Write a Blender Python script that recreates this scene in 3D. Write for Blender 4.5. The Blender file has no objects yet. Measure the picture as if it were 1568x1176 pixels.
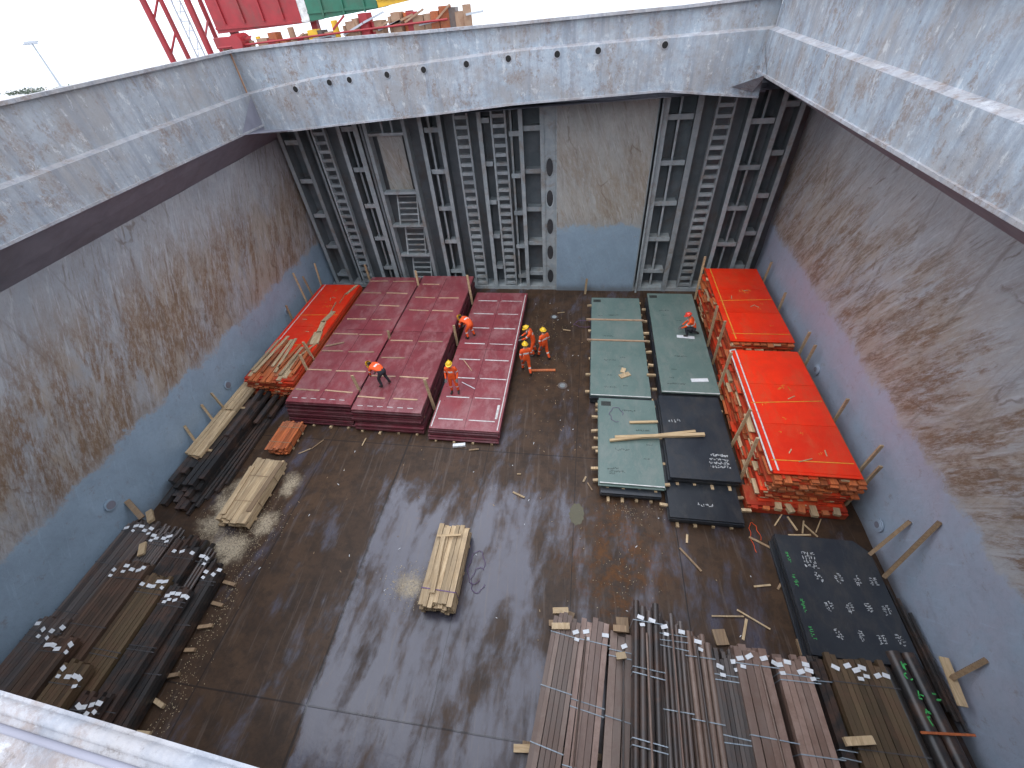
import bpy, math, random
from mathutils import Vector, Matrix, noise
random.seed(7)
R=random.uniform
scene=bpy.context.scene
COL=scene.collection

# ------------------------------------------------------------------ nodes
class NT:
    def __init__(s,name):
        s.m=bpy.data.materials.new(name); s.m.use_nodes=True
        s.nt=s.m.node_tree; s.b=s.nt.nodes['Principled BSDF']
        s.tc=s.nt.nodes.new('ShaderNodeTexCoord'); s.co=s.tc.outputs['Object']
    def n(s,t): return s.nt.nodes.new(t)
    def l(s,a,b): s.nt.links.new(a,b)
    def put(s,sock,v):
        if hasattr(v,'links'): s.l(v,sock)
        else:
            if isinstance(v,(tuple,list)) and len(v)==3 and sock.type=='RGBA': v=(*v,1)
            sock.default_value=v
    def map(s,scale=(1,1,1),rot=(0,0,0),loc=(0,0,0),src=None):
        m=s.n('ShaderNodeMapping'); s.l(src or s.co,m.inputs[0])
        m.inputs['Scale'].default_value=scale; m.inputs['Rotation'].default_value=rot; m.inputs['Location'].default_value=loc
        return m.outputs[0]
    def rotmap(s,rot,scale):
        return s.map(scale,(0,0,0),(0,0,0),s.map((1,1,1),rot))
    def noise(s,scale,detail=4,rough=.6,dist=0,v=None):
        n=s.n('ShaderNodeTexNoise'); s.l(v or s.co,n.inputs['Vector'])
        n.inputs['Scale'].default_value=scale; n.inputs['Detail'].default_value=detail
        n.inputs['Roughness'].default_value=rough; n.inputs['Distortion'].default_value=dist
        return n.outputs['Fac']
    def vor(s,scale,v=None,feature='DISTANCE_TO_EDGE'):
        n=s.n('ShaderNodeTexVoronoi'); n.feature=feature; s.l(v or s.co,n.inputs['Vector']); n.inputs['Scale'].default_value=scale
        return n.outputs['Distance']
    def ramp(s,f,*stops):
        r=s.n('ShaderNodeValToRGB'); s.l(f,r.inputs[0]); e=r.color_ramp.elements
        while len(e)<len(stops): e.new(.5)
        for i,(p,c) in enumerate(stops):
            if not isinstance(c,tuple): c=(c,c,c)
            e[i].position=p; e[i].color=(*c,1)
        return r.outputs[0]
    def math(s,op,a,b=0,clamp=False):
        m=s.n('ShaderNodeMath'); m.operation=op; m.use_clamp=clamp; s.put(m.inputs[0],a); s.put(m.inputs[1],b); return m.outputs[0]
    def mul(s,*a):
        r=a[0]
        for k in a[1:]: r=s.math('MULTIPLY',r,k)
        return r
    def mix(s,f,a,b,mode='MIX'):
        m=s.n('ShaderNodeMix'); m.data_type='RGBA'; m.blend_type=mode
        s.put(m.inputs[0],f); s.put(m.inputs[6],a); s.put(m.inputs[7],b); return m.outputs[2]
    def xyz(s):
        x=s.n('ShaderNodeSeparateXYZ'); s.l(s.co,x.inputs[0]); return x.outputs
    def smooth(s,v,a,b):
        m=s.n('ShaderNodeMapRange'); m.interpolation_type='SMOOTHSTEP'; s.l(v,m.inputs[0])
        m.inputs[1].default_value=a; m.inputs[2].default_value=b; return m.outputs[0]
    def inv(s,v): return s.math('SUBTRACT',1.0,v)
    def rnd(s):
        return s.n('ShaderNodeNewGeometry').outputs['Random Per Island']
    def out(s,col,rough=.6,bump=None,bs=.3,bd=.02,spec=None,metal=None):
        s.put(s.b.inputs['Base Color'],col); s.put(s.b.inputs['Roughness'],rough)
        if bump is not None:
            b=s.n('ShaderNodeBump'); b.inputs['Strength'].default_value=bs; b.inputs['Distance'].default_value=bd
            s.l(bump,b.inputs['Height']); s.l(b.outputs[0],s.b.inputs['Normal'])
        if spec is not None: s.put(s.b.inputs['Specular IOR Level'],spec)
        if metal is not None: s.put(s.b.inputs['Metallic'],metal)
        return s.m

def simple(name,c1,c2,scale=3,rough=.6,island=.0,bump=.2,stretch=(1,1,1),dirt=(.08,.06,.045),dirtamt=.3,spec=None):
    t=NT(name); v=t.map(stretch)
    n=t.noise(scale,6,.65,.3,v)
    c=t.mix(t.ramp(n,(.35,0.0),(.65,1.0)),c1,c2)
    if island:
        r=t.rnd(); k=t.ramp(r,(0,1-island),(1,1+island*.6))
        c=t.mix(1,c,k,'MULTIPLY')
    d=t.ramp(t.noise(scale*.45,8,.75,.6),(.5,0.0),(.68,1.0))
    c=t.mix(t.math('MULTIPLY',d,dirtamt),c,dirt)
    return t.out(c,rough,n,bump,.01,spec)

def rusty_wall(name,base1,base2,low,zlow,rust=1.0,tint=(.20,.135,.085),wash=(.36,.30,.24),lean=28,mode='x',low2=None):
    t=NT(name); x,y,z=t.xyz()
    c=t.mix(t.ramp(t.noise(.35,6,.6,.3),(.35,0.0),(.65,1.0)),base1,base2)
    c=t.mix(t.mul(t.ramp(t.noise(5,8,.8,.2),(.42,0.0),(.62,1.0)),.30),c,tuple(k*.66 for k in base1))
    rot=(math.radians(lean),0,0) if mode=='x' else (0,math.radians(lean),0)
    zone=t.smooth(z,zlow-.4,zlow+.5)
    top=t.inv(t.smooth(z,zlow+2.4,zlow+5.4))
    wz=t.mul(zone,t.math('ADD',t.mul(top,.75),.14),t.ramp(t.noise(.6,9,.72,.2,t.rotmap(rot,(1.3,1.3,.6))),(.38,.20),(.56,1.0)))
    c=t.mix(t.mul(wz,.85*rust),c,wash)
    # rubbed-off brown smears just above the clean band
    v0=t.rotmap(rot,(1.3,1.3,.33))
    p1=t.ramp(t.noise(.95,10,.76,.2,v0),(.475,0.0),(.545,1.0))
    p2=t.ramp(t.noise(7,8,.85,.1,t.rotmap(rot,(1.6,1.6,.5))),(.40,0.0),(.54,1.0))
    nz=t.mul(zone,t.math('ADD',t.mul(top,.85),.14))
    c=t.mix(t.math('MULTIPLY',t.mul(p1,p2,nz),.95*rust,True),c,tint)
    v=t.rotmap(rot,(1.5,1.5,.42))
    s1=t.ramp(t.noise(1.45,10,.72,.25,t.map((1,1,1),(0,0,0),(5,5,5),v)),(.475,0.0),(.56,1.0))
    s2=t.ramp(t.noise(5.5,8,.8,.2,v),(.42,0.0),(.58,1.0))
    big=t.ramp(t.noise(.28,4,.5,0),(.36,.25),(.56,1.0))
    f=t.mul(s1,s2,zone,big,t.math('ADD',t.mul(top,.6),.4))
    c=t.mix(t.math('MULTIPLY',f,.75*rust,True),c,tuple(k*.75 for k in tint))
    v3=t.rotmap(rot,(4.5,4.5,.6))
    s3=t.ramp(t.noise(1.6,6,.7,.1,v3),(.55,0.0),(.62,1.0))
    c=t.mix(t.mul(s3,zone,.40),c,tuple(min(1,k*1.2) for k in base2))
    s4=t.ramp(t.noise(2.1,6,.7,.1,t.rotmap(rot,(5.5,5.5,.45))),(.56,0.0),(.63,1.0))
    c=t.mix(t.mul(s4,zone,.55*rust,big),c,(.13,.085,.055))
    dr=t.ramp(t.noise(1.3,6,.7,.1,t.map((3.4,3.4,.16))),(.56,0.0),(.68,1.0))
    c=t.mix(t.math('MULTIPLY',t.math('MULTIPLY',dr,zone),.40*rust,True),c,(.15,.12,.10))
    # a few torn-paint lines
    nn=t.n('ShaderNodeTexNoise'); nn.inputs['Scale'].default_value=.7; nn.inputs['Detail'].default_value=7; t.l(t.co,nn.inputs['Vector'])
    e=t.n('ShaderNodeVectorMath'); e.operation='ADD'
    sc=t.n('ShaderNodeVectorMath'); sc.operation='SCALE'; t.l(nn.outputs['Color'],sc.inputs[0]); sc.inputs['Scale'].default_value=1.1
    t.l(t.rotmap(rot,(1,1,.4)),e.inputs[0]); t.l(sc.outputs[0],e.inputs[1])
    vo=t.ramp(t.vor(.45,e.outputs[0]),(.0,1.0),(.004,1.0),(.014,0.0))
    msk=t.ramp(t.noise(.8,5,.6),(.54,0.0),(.60,1.0))
    c=t.mix(t.mul(vo,msk,zone,.5),c,(.12,.075,.045))
    ed=t.math('ADD',z,t.mul(t.math('SUBTRACT',t.noise(1.1,9,.78,.2),.5),2.1))
    lowf=t.inv(t.smooth(ed,zlow-.14,zlow+.16))
    lc=t.mix(t.ramp(t.noise(.7,6,.6,.5),(.35,0.0),(.7,1.0)),low,low2 or tuple(k*.82 for k in low))
    sp=t.ramp(t.noise(2.6,9,.8,.3),(.575,0.0),(.64,1.0))
    lc=t.mix(t.mul(sp,.38),lc,tint)
    sc2=t.ramp(t.noise(2.0,6,.7,.1,t.rotmap(rot,(5,5,.4))),(.58,0.0),(.65,1.0))
    lc=t.mix(t.mul(sc2,.30),lc,tuple(min(1,k*1.25) for k in low))
    lc=t.mix(t.mul(t.ramp(t.noise(6,8,.8),(.48,0.0),(.62,1.0)),.22),lc,tuple(k*.6 for k in low))
    c=t.mix(lowf,c,lc)
    # ragged darker tone where the wall meets the tank top
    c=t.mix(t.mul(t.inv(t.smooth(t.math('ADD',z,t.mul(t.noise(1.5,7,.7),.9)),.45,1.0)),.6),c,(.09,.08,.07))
    return t.out(c,t.math('ADD',t.mul(lowf,-.24),.62),t.noise(1.6,9,.72,.2),.5,.07)

M={}
M['wallL']=rusty_wall('hold_paint_port',(.30,.33,.365),(.385,.40,.42),(.30,.395,.485),2.9,1.0,(.195,.12,.07),(.34,.27,.195),30)
M['wallR']=rusty_wall('hold_paint_starboard',(.355,.385,.425),(.44,.45,.465),(.345,.42,.51),3.6,1.0,(.205,.13,.08),(.37,.30,.23),-30,'x',(.38,.38,.45))  # last colour: lilac bounce from the red stacks, painted into the lower band
M['plate']=rusty_wall('bulkhead_paint',(.29,.31,.305),(.37,.37,.35),(.26,.35,.43),3.9,.7,(.25,.19,.13),(.34,.31,.26),20,'y')

def coaming_mat(name,b1,b2,amt=1):
    t=NT(name); x,y,z=t.xyz()
    c=t.mix(t.ramp(t.noise(.6,6,.65,.3),(.35,0.0),(.65,1.0)),b1,b2)
    area=t.ramp(t.noise(.45,5,.6,.1,t.map((1,1,1),(0,0,0),(4,2,1))),(.40,.30),(.56,1.0))
    m=t.ramp(t.noise(7,9,.8,.1),(.42,0.0),(.60,1.0))
    c=t.mix(t.mul(m,.36),c,tuple(k*.56 for k in b1))
    v=t.map((1,1,.6),(.35,.2,0))
    br=t.ramp(t.noise(.5,7,.7,.2),(.46,0.0),(.58,1.0)); c=t.mix(t.mul(br,.55*amt),c,(.25,.225,.205))
    port=t.inv(t.smooth(x,-14.3,-13.6)); c=t.mix(t.mul(port,.35),c,(.26,.245,.23))
    p=t.mul(t.ramp(t.noise(1.7,10,.78,.15,v),(.495,0.0),(.56,1.0)),t.ramp(t.noise(8,8,.8,.1),(.41,0.0),(.55,1.0)))
    c=t.mix(t.mul(p,.80*amt,area),c,(.19,.135,.105))
    w=t.ramp(t.noise(3.2,10,.8,.15,v),(.57,0.0),(.605,1.0))
    c=t.mix(t.mul(w,.5),c,(.55,.565,.57))
    dr=t.ramp(t.noise(1.4,5,.7,.1,t.map((2.6,2.6,.14))),(.48,0.0),(.68,1.0))
    c=t.mix(t.mul(dr,.60),c,(.155,.18,.22))
    dk=t.ramp(t.noise(3.6,10,.85,.2),(.57,0.0),(.62,1.0)); c=t.mix(t.mul(dk,.65,area),c,(.12,.10,.09))
    return t.out(c,.6,t.noise(2.4,10,.78,.2),.5,.045)
M['coam']=coaming_mat('coaming_paint',(.29,.345,.40),(.375,.42,.465))
M['rim']=coaming_mat('coaming_rim_paint',(.35,.365,.395),(.41,.42,.455),.9)
M['under']=simple('deckhead_paint',(.17,.17,.205),(.22,.22,.26),1.5,.55,bump=.1,dirtamt=.3)  # shade of the undersides put into the colour; deck parts share it
M['dark']=simple('dark_recess',(.02,.022,.025),(.035,.036,.04),2,.7)  # shade of the web openings painted as flat dark ellipses
M['frame']=simple('frame_paint',(.24,.28,.295),(.33,.36,.365),2.5,.55,island=.28,dirt=(.18,.12,.075),dirtamt=.65)
M['backsteel']=simple('bulkhead_back_paint',(.10,.12,.13),(.145,.16,.17),1.5,.65,dirt=(.11,.075,.05),dirtamt=.6)  # shade of the deep recess put into a darker colour than the frames

def floor_mat():
    t=NT('wet_tanktop'); x,y,z=t.xyz()
    n1=t.noise(.45,7,.65,.3); n2=t.noise(2.0,9,.75,.2)
    n3=t.noise(.75,8,.66,.2,t.rotmap((0,0,math.radians(6)),(1.5,.42,1)))
    n4=t.noise(.28,4,.55,.1,t.map((1,1,1),(0,0,0),(7,3,0)))
    ex=t.math('ADD',x,t.mul(t.math('SUBTRACT',n2,.5),.5))
    lane=t.mul(t.smooth(ex,-7.0,-6.66),t.inv(t.smooth(x,-3.4,1.8)),t.inv(t.smooth(y,7.0,9.8)))
    rg=t.mul(t.smooth(x,-1,1),t.inv(t.smooth(y,8.0,10)),t.inv(t.smooth(x,5.0,6.5)))
    w=t.math('ADD',t.mul(lane,.52),t.mul(t.math('SUBTRACT',n3,.5),2.6))
    w=t.math('ADD',w,t.mul(t.math('SUBTRACT',n4,.5),1.1))
    w=t.math('ADD',w,t.mul(rg,.15))
    w=t.math('ADD',w,t.mul(t.math('SUBTRACT',n2,.5),.7))
    wet=t.smooth(w,.04,.64)
    brown=t.mix(t.ramp(n1,(.35,0.0),(.65,1.0)),(.042,.024,.014),(.078,.045,.026))
    brown=t.mix(t.mul(t.ramp(n2,(.45,0.0),(.60,1.0)),.6),brown,(.022,.015,.011))
    refl_grey=t.mix(n2,(.058,.058,.082),(.092,.090,.122))  # lilac of the reflected sky painted into the wet film's base colour
    c=t.mix(t.mul(wet,.85),brown,refl_grey)
    # drag marks along the hold
    dm_=t.ramp(t.noise(1.4,6,.7,.1,t.rotmap((0,0,math.radians(-4)),(5,.25,1))),(.56,0.0),(.64,1.0))
    c=t.mix(t.mul(dm_,.35),c,(.13,.10,.085))
    dx=t.math('ABSOLUTE',t.math('SUBTRACT',x,1.6)); dy=t.math('ABSOLUTE',t.math('SUBTRACT',y,6.2))
    rp=t.inv(t.smooth(t.math('ADD',t.mul(dx,.8),t.mul(dy,.45)),.2,2.2))
    rp=t.mul(rp,t.ramp(t.noise(2.2,9,.8,.2),(.46,0.0),(.60,1.0)))
    c=t.mix(t.mul(rp,.55),c,(.20,.095,.045))
    r2=t.mul(t.ramp(t.noise(3.1,9,.8,.2,t.map((1,1,1),(0,0,0),(3,9,1))),(.57,0.0),(.64,1.0)),t.ramp(n4,(.47,0.0),(.6,1.0)))
    c=t.mix(t.mul(r2,.35),c,(.14,.07,.035))
    sd=None
    for cx,cy,rx,ry in ((-5.0,4.7,.62,.5),(-12.9,6.7,.85,1.9),(-11.9,5.2,.95,.7),(-11.0,7.9,.5,.6),(-11.1,6.2,.5,.6)):
        a=t.math('DIVIDE',t.math('SUBTRACT',x,cx),rx); b=t.math('DIVIDE',t.math('SUBTRACT',y,cy),ry)
        d=t.math('SQRT',t.math('ADD',t.mul(a,a),t.mul(b,b)))
        d=t.math('ADD',d,t.mul(t.math('SUBTRACT',t.noise(1.6,9,.72,.2),.5),2.4))
        k=t.inv(t.smooth(d,.15,1.1)); sd=k if sd is None else t.math('MAXIMUM',sd,k)
    sdg=t.math('MULTIPLY',sd,t.math('ADD',.30,t.mul(t.ramp(t.noise(16,6,.8),(.42,0.0),(.57,1.0)),.9)),True)
    c=t.mix(sdg,c,t.mix(n2,(.52,.45,.33),(.36,.29,.20)))
    seam=None
    for ax,p,wd in ((x,-6.85,.035),(x,-3.4,.012),(x,.15,.012),(x,3.6,.02),(x,-10.3,.02),(y,10.2,.02),(y,1.3,.02),(y,-7,.02)):
        d=t.math('ABSOLUTE',t.math('SUBTRACT',ax,p)); k=t.inv(t.smooth(d,wd*.5,wd*1.6))
        seam=k if seam is None else t.math('MAXIMUM',seam,k)
    c=t.mix(t.mul(seam,.7),c,(.012,.010,.010))
    dry=t.math('MAXIMUM',sdg,rp)
    rough=t.math('ADD',t.mul(wet,-.24),t.math('ADD',.38,t.mul(n2,.16)))
    rough=t.math('ADD',rough,t.mul(dry,.4))
    b=t.math('ADD',t.noise(.8,5,.55,.2),t.math('ADD',t.mul(seam,.15),t.mul(n2,.12)))
    m=t.out(c,rough,b,.18,.10,t.mul(t.math('ADD',.24,t.mul(wet,.40)),t.inv(t.mul(dry,.8))))
    t.put(t.b.inputs['IOR'],1.52)
    return m
M['floor']=floor_mat()

def wood(name,c1,c2,axis='y',isl=.25):
    t=NT(name); st={'y':(6,.6,6),'x':(.6,6,6),'z':(6,6,.6)}[axis]
    v=t.map(st); n=t.noise(2.2,7,.65,1.0,v)
    c=t.mix(t.ramp(n,(.35,0.0),(.65,1.0)),c1,c2)
    r=t.rnd(); c=t.mix(1,c,t.ramp(r,(0,1-isl),(.6,1.0),(1,1+isl*.5)),'MULTIPLY')
    kn=t.ramp(t.vor(1.6,t.map((3,.7,3) if axis=='y' else (1.5,1.5,1.5)),'F1'),(.0,1.0),(.09,0.0))
    c=t.mix(t.math('MULTIPLY',kn,.5),c,(.16,.08,.035))
    g=t.ramp(t.noise(1.3,7,.75),(.5,0.0),(.62,1.0)); c=t.mix(t.mul(g,.3),c,(.22,.17,.12))
    return t.out(c,.7,n,.3,.006)
M['wood']=wood('pale_timber',(.58,.44,.27),(.38,.26,.14),isl=.32)
M['woodx']=wood('pale_timber_cross',(.56,.42,.25),(.40,.27,.14),'x')
M['woodold']=wood('weathered_timber',(.34,.23,.13),(.22,.14,.08),isl=.35)
M['woodorange']=wood('orange_stained_timber',(.56,.15,.04),(.36,.09,.03),isl=.45)
M['sawdust']=simple('sawdust',(.56,.47,.32),(.42,.34,.22),14,.95,bump=.8,dirtamt=.3)

def plate_mat(name,c1,c2,rough,isl,dust,dustamt,spec=.5):
    t=NT(name); n=t.noise(.8,8,.7,.3)
    c=t.mix(t.ramp(n,(.35,0.0),(.65,1.0)),c1,c2)
    c=t.mix(1,c,t.ramp(t.rnd(),(0,1-isl),(1,1+isl*.6)),'MULTIPLY')
    sm=t.ramp(t.noise(1.6,9,.8,.3,t.map((1,.5,1),(0,0,.4))),(.47,0.0),(.62,1.0))
    c=t.mix(t.math('MULTIPLY',sm,dustamt),c,dust)
    sc=t.ramp(t.noise(9,4,.6,.2,t.rotmap((0,0,.25),(6,.5,1))),(.62,0.0),(.68,1.0))
    c=t.mix(t.math('MULTIPLY',sc,.30),c,tuple(min(1,k*1.8+.03) for k in c1))
    r=t.math('ADD',rough-.1,t.math('MULTIPLY',n,.25))
    return t.out(c,r,t.noise(.9,4,.5),.25,.03,spec)
M['purple']=plate_mat('maroon_primed_plate',(.27,.055,.066),(.20,.040,.050),.30,.18,(.36,.19,.19),.55,.85)
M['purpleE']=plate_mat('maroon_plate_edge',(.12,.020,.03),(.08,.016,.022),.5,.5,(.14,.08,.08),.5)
M['green']=plate_mat('green_primed_plate',(.110,.168,.152),(.145,.205,.185),.42,.10,(.20,.22,.20),.5,.5)
M['black']=plate_mat('black_steel_plate',(.017,.021,.028),(.026,.031,.038),.35,.3,(.06,.055,.05),.5,.5)
M['red']=plate_mat('orange_red_board',(.88,.035,.006),(.74,.025,.006),.42,.14,(.60,.085,.03),.5,.4)
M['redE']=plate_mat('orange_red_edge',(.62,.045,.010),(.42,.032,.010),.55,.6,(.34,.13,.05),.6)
M['white']=simple('white_paint_mark',(.68,.68,.66),(.52,.52,.50),8,.6,dirtamt=.45)
M['chalk']=simple('chalk_mark',(.62,.64,.64),(.40,.42,.43),20,.8,dirtamt=.4)
M['yellow']=simple('yellow_mark',(.78,.32,.03),(.65,.22,.03),8,.6,dirtamt=.4)
M['greenmark']=simple('green_spray_mark',(.07,.50,.12),(.05,.36,.09),8,.6,dirtamt=.2)
M['tape']=simple('tan_batten',(.50,.34,.22),(.40,.26,.17),6,.7,island=.3)
M['ink']=simple('stencil_ink',(.02,.025,.022),(.04,.045,.04),8,.6,dirtamt=0)
M['strap']=simple('strapping',(.24,.30,.36),(.36,.42,.46),8,.35,island=.3)
M['dstrap']=simple('steel_strapping',(.05,.05,.055),(.08,.08,.085),8,.35,island=.3)
M['purplestrap']=simple('violet_strap',(.12,.06,.18),(.16,.08,.2),8,.5)
def pipe_mat(name,c1,c2,isl,rough=.5):
    t=NT(name); v=t.map((5,.35,5)); n=t.noise(1.5,8,.75,.4,v)
    c=t.mix(t.ramp(n,(.35,0.0),(.65,1.0)),c1,c2)
    c=t.mix(1,c,t.ramp(t.rnd(),(0,1-isl),(.5,1.0),(1,1+isl)),'MULTIPLY')
    d=t.ramp(t.noise(1.2,8,.8,.3),(.46,0.0),(.60,1.0)); c=t.mix(t.math('MULTIPLY',d,.45),c,(.13,.065,.04))
    return t.out(c,rough,n,.15,.006)
M['pbrown']=pipe_mat('rust_brown_tube',(.170,.118,.092),(.22,.158,.126),.40)
M['pred']=pipe_mat('reddish_tube',(.21,.132,.102),(.26,.182,.148),.35)
M['pdark']=pipe_mat('dark_mill_scale_pipe',(.062,.053,.050),(.095,.080,.072),.5,.4)
M['pblack']=pipe_mat('black_lacquered_pipe',(.022,.022,.023),(.038,.034,.032),.45,.35)
M['polive']=pipe_mat('olive_tube',(.078,.053,.028),(.105,.072,.040),.45,.45)
M['pbark']=pipe_mat('dark_brown_tube',(.066,.042,.029),(.092,.060,.042),.45,.45)
M['hole']=simple('tube_bore',(.008,.008,.008),(.012,.011,.01),4,.9,dirtamt=0)  # near-black colour stands for the shade inside tubes and holes
M['label']=simple('paper_label',(.74,.76,.78),(.66,.68,.70),8,.5,dirtamt=.25)
M['hiviz']=simple('hi_vis_orange',(.92,.115,.015),(.75,.08,.012),9,.75,dirtamt=.25)
M['reflect']=simple('reflective_tape',(.72,.74,.70),(.6,.62,.6),9,.4,dirtamt=.1)
M['trouser']=simple('dark_trousers',(.02,.022,.03),(.035,.036,.045),9,.85)
M['skin']=simple('skin',(.50,.28,.19),(.44,.23,.15),20,.55,dirtamt=.05)
M['glove']=simple('work_glove',(.10,.10,.11),(.16,.15,.14),20,.8)
M['boot']=simple('boot_leather',(.015,.013,.012),(.03,.025,.02),12,.5)
M['helmY']=simple('helmet_yellow',(.85,.55,.03),(.80,.50,.03),5,.35,dirtamt=.1)
M['helmR']=simple('helmet_red',(.75,.06,.03),(.70,.05,.03),5,.35,dirtamt=.1)
M['hair']=simple('hair',(.03,.02,.012),(.05,.03,.02),20,.8)
M['cranered']=simple('crane_red_paint',(.33,.022,.028),(.25,.018,.022),2,.5,dirtamt=.45)
M['cgreen']=simple('green_paint',(.02,.14,.085),(.02,.11,.065),2,.5,dirtamt=.4)
M['cyellow']=simple('yellow_paint',(.70,.42,.02),(.6,.35,.02),2,.45)
M['tan']=simple('tan_canvas',(.34,.22,.14),(.27,.15,.09),4,.7)
M['mast']=simple('galvanised_steel',(.35,.38,.42),(.45,.47,.5),4,.5)
M['leaf']=simple('foliage',(.06,.085,.06),(.10,.125,.085),4,.8,island=.4)
M['quay']=simple('quay_concrete',(.42,.42,.41),(.5,.5,.49),.2,.7)
M['hull']=simple('hull_paint',(.10,.03,.03),(.08,.025,.025),.5,.6)

# ------------------------------------------------------------------ mesh builder
class MB:
    def __init__(s): s.v=[];s.f=[];s.m=[];s.mats=[];s.sm=[]
    def mi(s,k):
        if k not in s.mats: s.mats.append(k)
        return s.mats.index(k)
    def add(s,vs,fs,mat,smooth=False):
        o=len(s.v); s.v+= [tuple(v) for v in vs]; i=s.mi(mat)
        for f in fs: s.f.append([o+k for k in f]); s.m.append(i); s.sm.append(smooth)
    def box(s,x0,x1,y0,y1,z0,z1,mat,rz=0,c=None,tilt=0):
        vs=[Vector((x,y,z)) for z in (z0,z1) for y in (y0,y1) for x in (x0,x1)]
        if rz or tilt:
            ce=Vector(c) if c else Vector(((x0+x1)/2,(y0+y1)/2,(z0+z1)/2))
            m=Matrix.Rotation(rz,3,'Z')@Matrix.Rotation(tilt,3,'Y')
            vs=[ce+m@(v-ce) for v in vs]
        s.add(vs,[(0,2,3,1),(4,5,7,6),(0,1,5,4),(2,6,7,3),(0,4,6,2),(1,3,7,5)],mat)
    def beam(s,p0,p1,w,h,mat,up=(0,0,1)):
        p0=Vector(p0);p1=Vector(p1); d=(p1-p0).normalized(); u=Vector(up)
        if abs(d.dot(u))>.98: u=Vector((0,1,0))
        r=d.cross(u).normalized(); q=r.cross(d).normalized()
        vs=[p+r*a*w/2+q*b*h/2 for p in (p0,p1) for b in (-1,1) for a in (-1,1)]
        s.add(vs,[(0,1,3,2),(4,6,7,5),(0,4,5,1),(2,3,7,6),(0,2,6,4),(1,5,7,3)],mat)
    def tube(s,p0,p1,r,mat,n=10,r1=None,hollow=False,sq=False,wall=.25):
        p0=Vector(p0);p1=Vector(p1); d=(p1-p0).normalized(); u=Vector((0,0,1))
        if abs(d.dot(u))>.95: u=Vector((0,1,0))
        a=d.cross(u).normalized(); b=a.cross(d).normalized(); r1=r if r1 is None else r1
        if sq: n=4
        off=math.pi/4 if sq else 0; k=1.35 if sq else 1
        def ring(p,rr): return [p+(a*math.cos(off+2*math.pi*i/n)+b*math.sin(off+2*math.pi*i/n))*rr*k for i in range(n)]
        vs=ring(p0,r)+ring(p1,r1)
        fs=[(i,i+n,(i+1)%n+n,(i+1)%n) for i in range(n)]
        s.add(vs,fs,mat,not sq)
        if hollow:
            for p,rr,sg in ((p0,r,1),(p1,r1,-1)):
                vs=ring(p,rr)+ring(p,rr*(1-wall))+ring(p+d*sg*.05,rr*(1-wall))
                fs=[(i,(i+1)%n,(i+1)%n+n,i+n) for i in range(n)]
                s.add(vs,fs,mat); 
                s.add(vs,[(i+n,(i+1)%n+n,(i+1)%n+2*n,i+2*n) for i in range(n)]+[tuple(range(2*n,3*n))],'hole')
        else:
            s.add(vs,[tuple(range(n))[::-1],tuple(range(n,2*n))],mat)
    def quad(s,a,b,c,d,mat): s.add([a,b,c,d],[(0,1,2,3)],mat)
    def merge(s,sub,dz=0):
        o=len(s.v); s.v+=[(v[0],v[1],v[2]+dz) for v in sub.v]
        for f,m,k in zip(sub.f,sub.m,sub.sm): s.f.append([q+o for q in f]); s.m.append(s.mi(sub.mats[m])); s.sm.append(k)
    def obj(s,name,parent=None,bevel=0,loc=None):
        me=bpy.data.meshes.new(name); me.from_pydata(s.v,[],s.f)
        for k in s.mats: me.materials.append(M[k])
        me.polygons.foreach_set('material_index',s.m); me.polygons.foreach_set('use_smooth',s.sm); me.update()
        o=bpy.data.objects.new(name,me); COL.objects.link(o)
        if parent: o.parent=parent
        if bevel:
            b=o.modifiers.new('Bevel','BEVEL'); b.width=bevel; b.segments=1; b.limit_method='ANGLE'
        return o

# ------------------------------------------------------------------ hold
XL,XR,YN,YF=-15.9,9.6,-2.4,22.4
def grid(mb,f,nu,nv,mat,smooth=True):
    vs=[f(i/nu,j/nv) for j in range(nv+1) for i in range(nu+1)]
    fs=[(j*(nu+1)+i,j*(nu+1)+i+1,(j+1)*(nu+1)+i+1,(j+1)*(nu+1)+i) for j in range(nv) for i in range(nu)]
    mb.add(vs,fs,mat,smooth)
fl=MB(); fl.quad((XL-.3,YN-.3,0),(XR+.3,YN-.3,0),(XR+.3,YF+1.2,0),(XL-.3,YF+1.2,0),'floor'); fl.obj('hold_floor')

def dent(p,a=.045):
    return a*noise.noise(Vector(p)*.45)+a*.6*noise.noise(Vector(p)*1.1)
w=MB()
grid(w,lambda u,v:(XL+dent((3,YN+u*25.7,v*9)),YN+u*25.7,-.02+v*8.6),110,40,'wallL')
w.quad((XL,YN,8.58),(XL,YF+.9,8.58),(-14.45,YF+.9,9.75),(-14.45,YN,9.95),'under')
w.box(XL-.25,XL-.08,YN,YF+.9,-.1,10.4,'under')
for (yy,zz) in ((12,1.2),(5.6,1.6),(17.6,1.4)):
    w.tube((XL+.02,yy,zz),(XL+.06,yy,zz),.2,'wallL',20); w.tube((XL+.06,yy,zz),(XL+.07,yy,zz),.15,'under',20)
w.obj('port_hold_wall')
w=MB()
grid(w,lambda u,v:(XR-dent((9,YN+u*25.7,v*9)),YN+u*25.7,-.02+v*9.0),110,40,'wallR')
w.quad((XR,YN,8.98),(XR,YF+.9,8.98),(6.3,YF+.9,10.5),(6.3,YN,11.05),'under')
w.box(XR+.08,XR+.25,YN,YF+.9,-.1,10.9,'under')
for (yy,zz) in ((7.9,.75),(14.2,1.6)):
    w.tube((XR-.06,yy,zz),(XR-.02,yy,zz),.22,'wallR',24); w.tube((XR-.075,yy,zz),(XR-.06,yy,zz),.16,'wallR',24)
    w.tube((XR-.085,yy,zz),(XR-.075,yy,zz),.10,'under',20)
w.obj('starboard_hold_wall')
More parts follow.
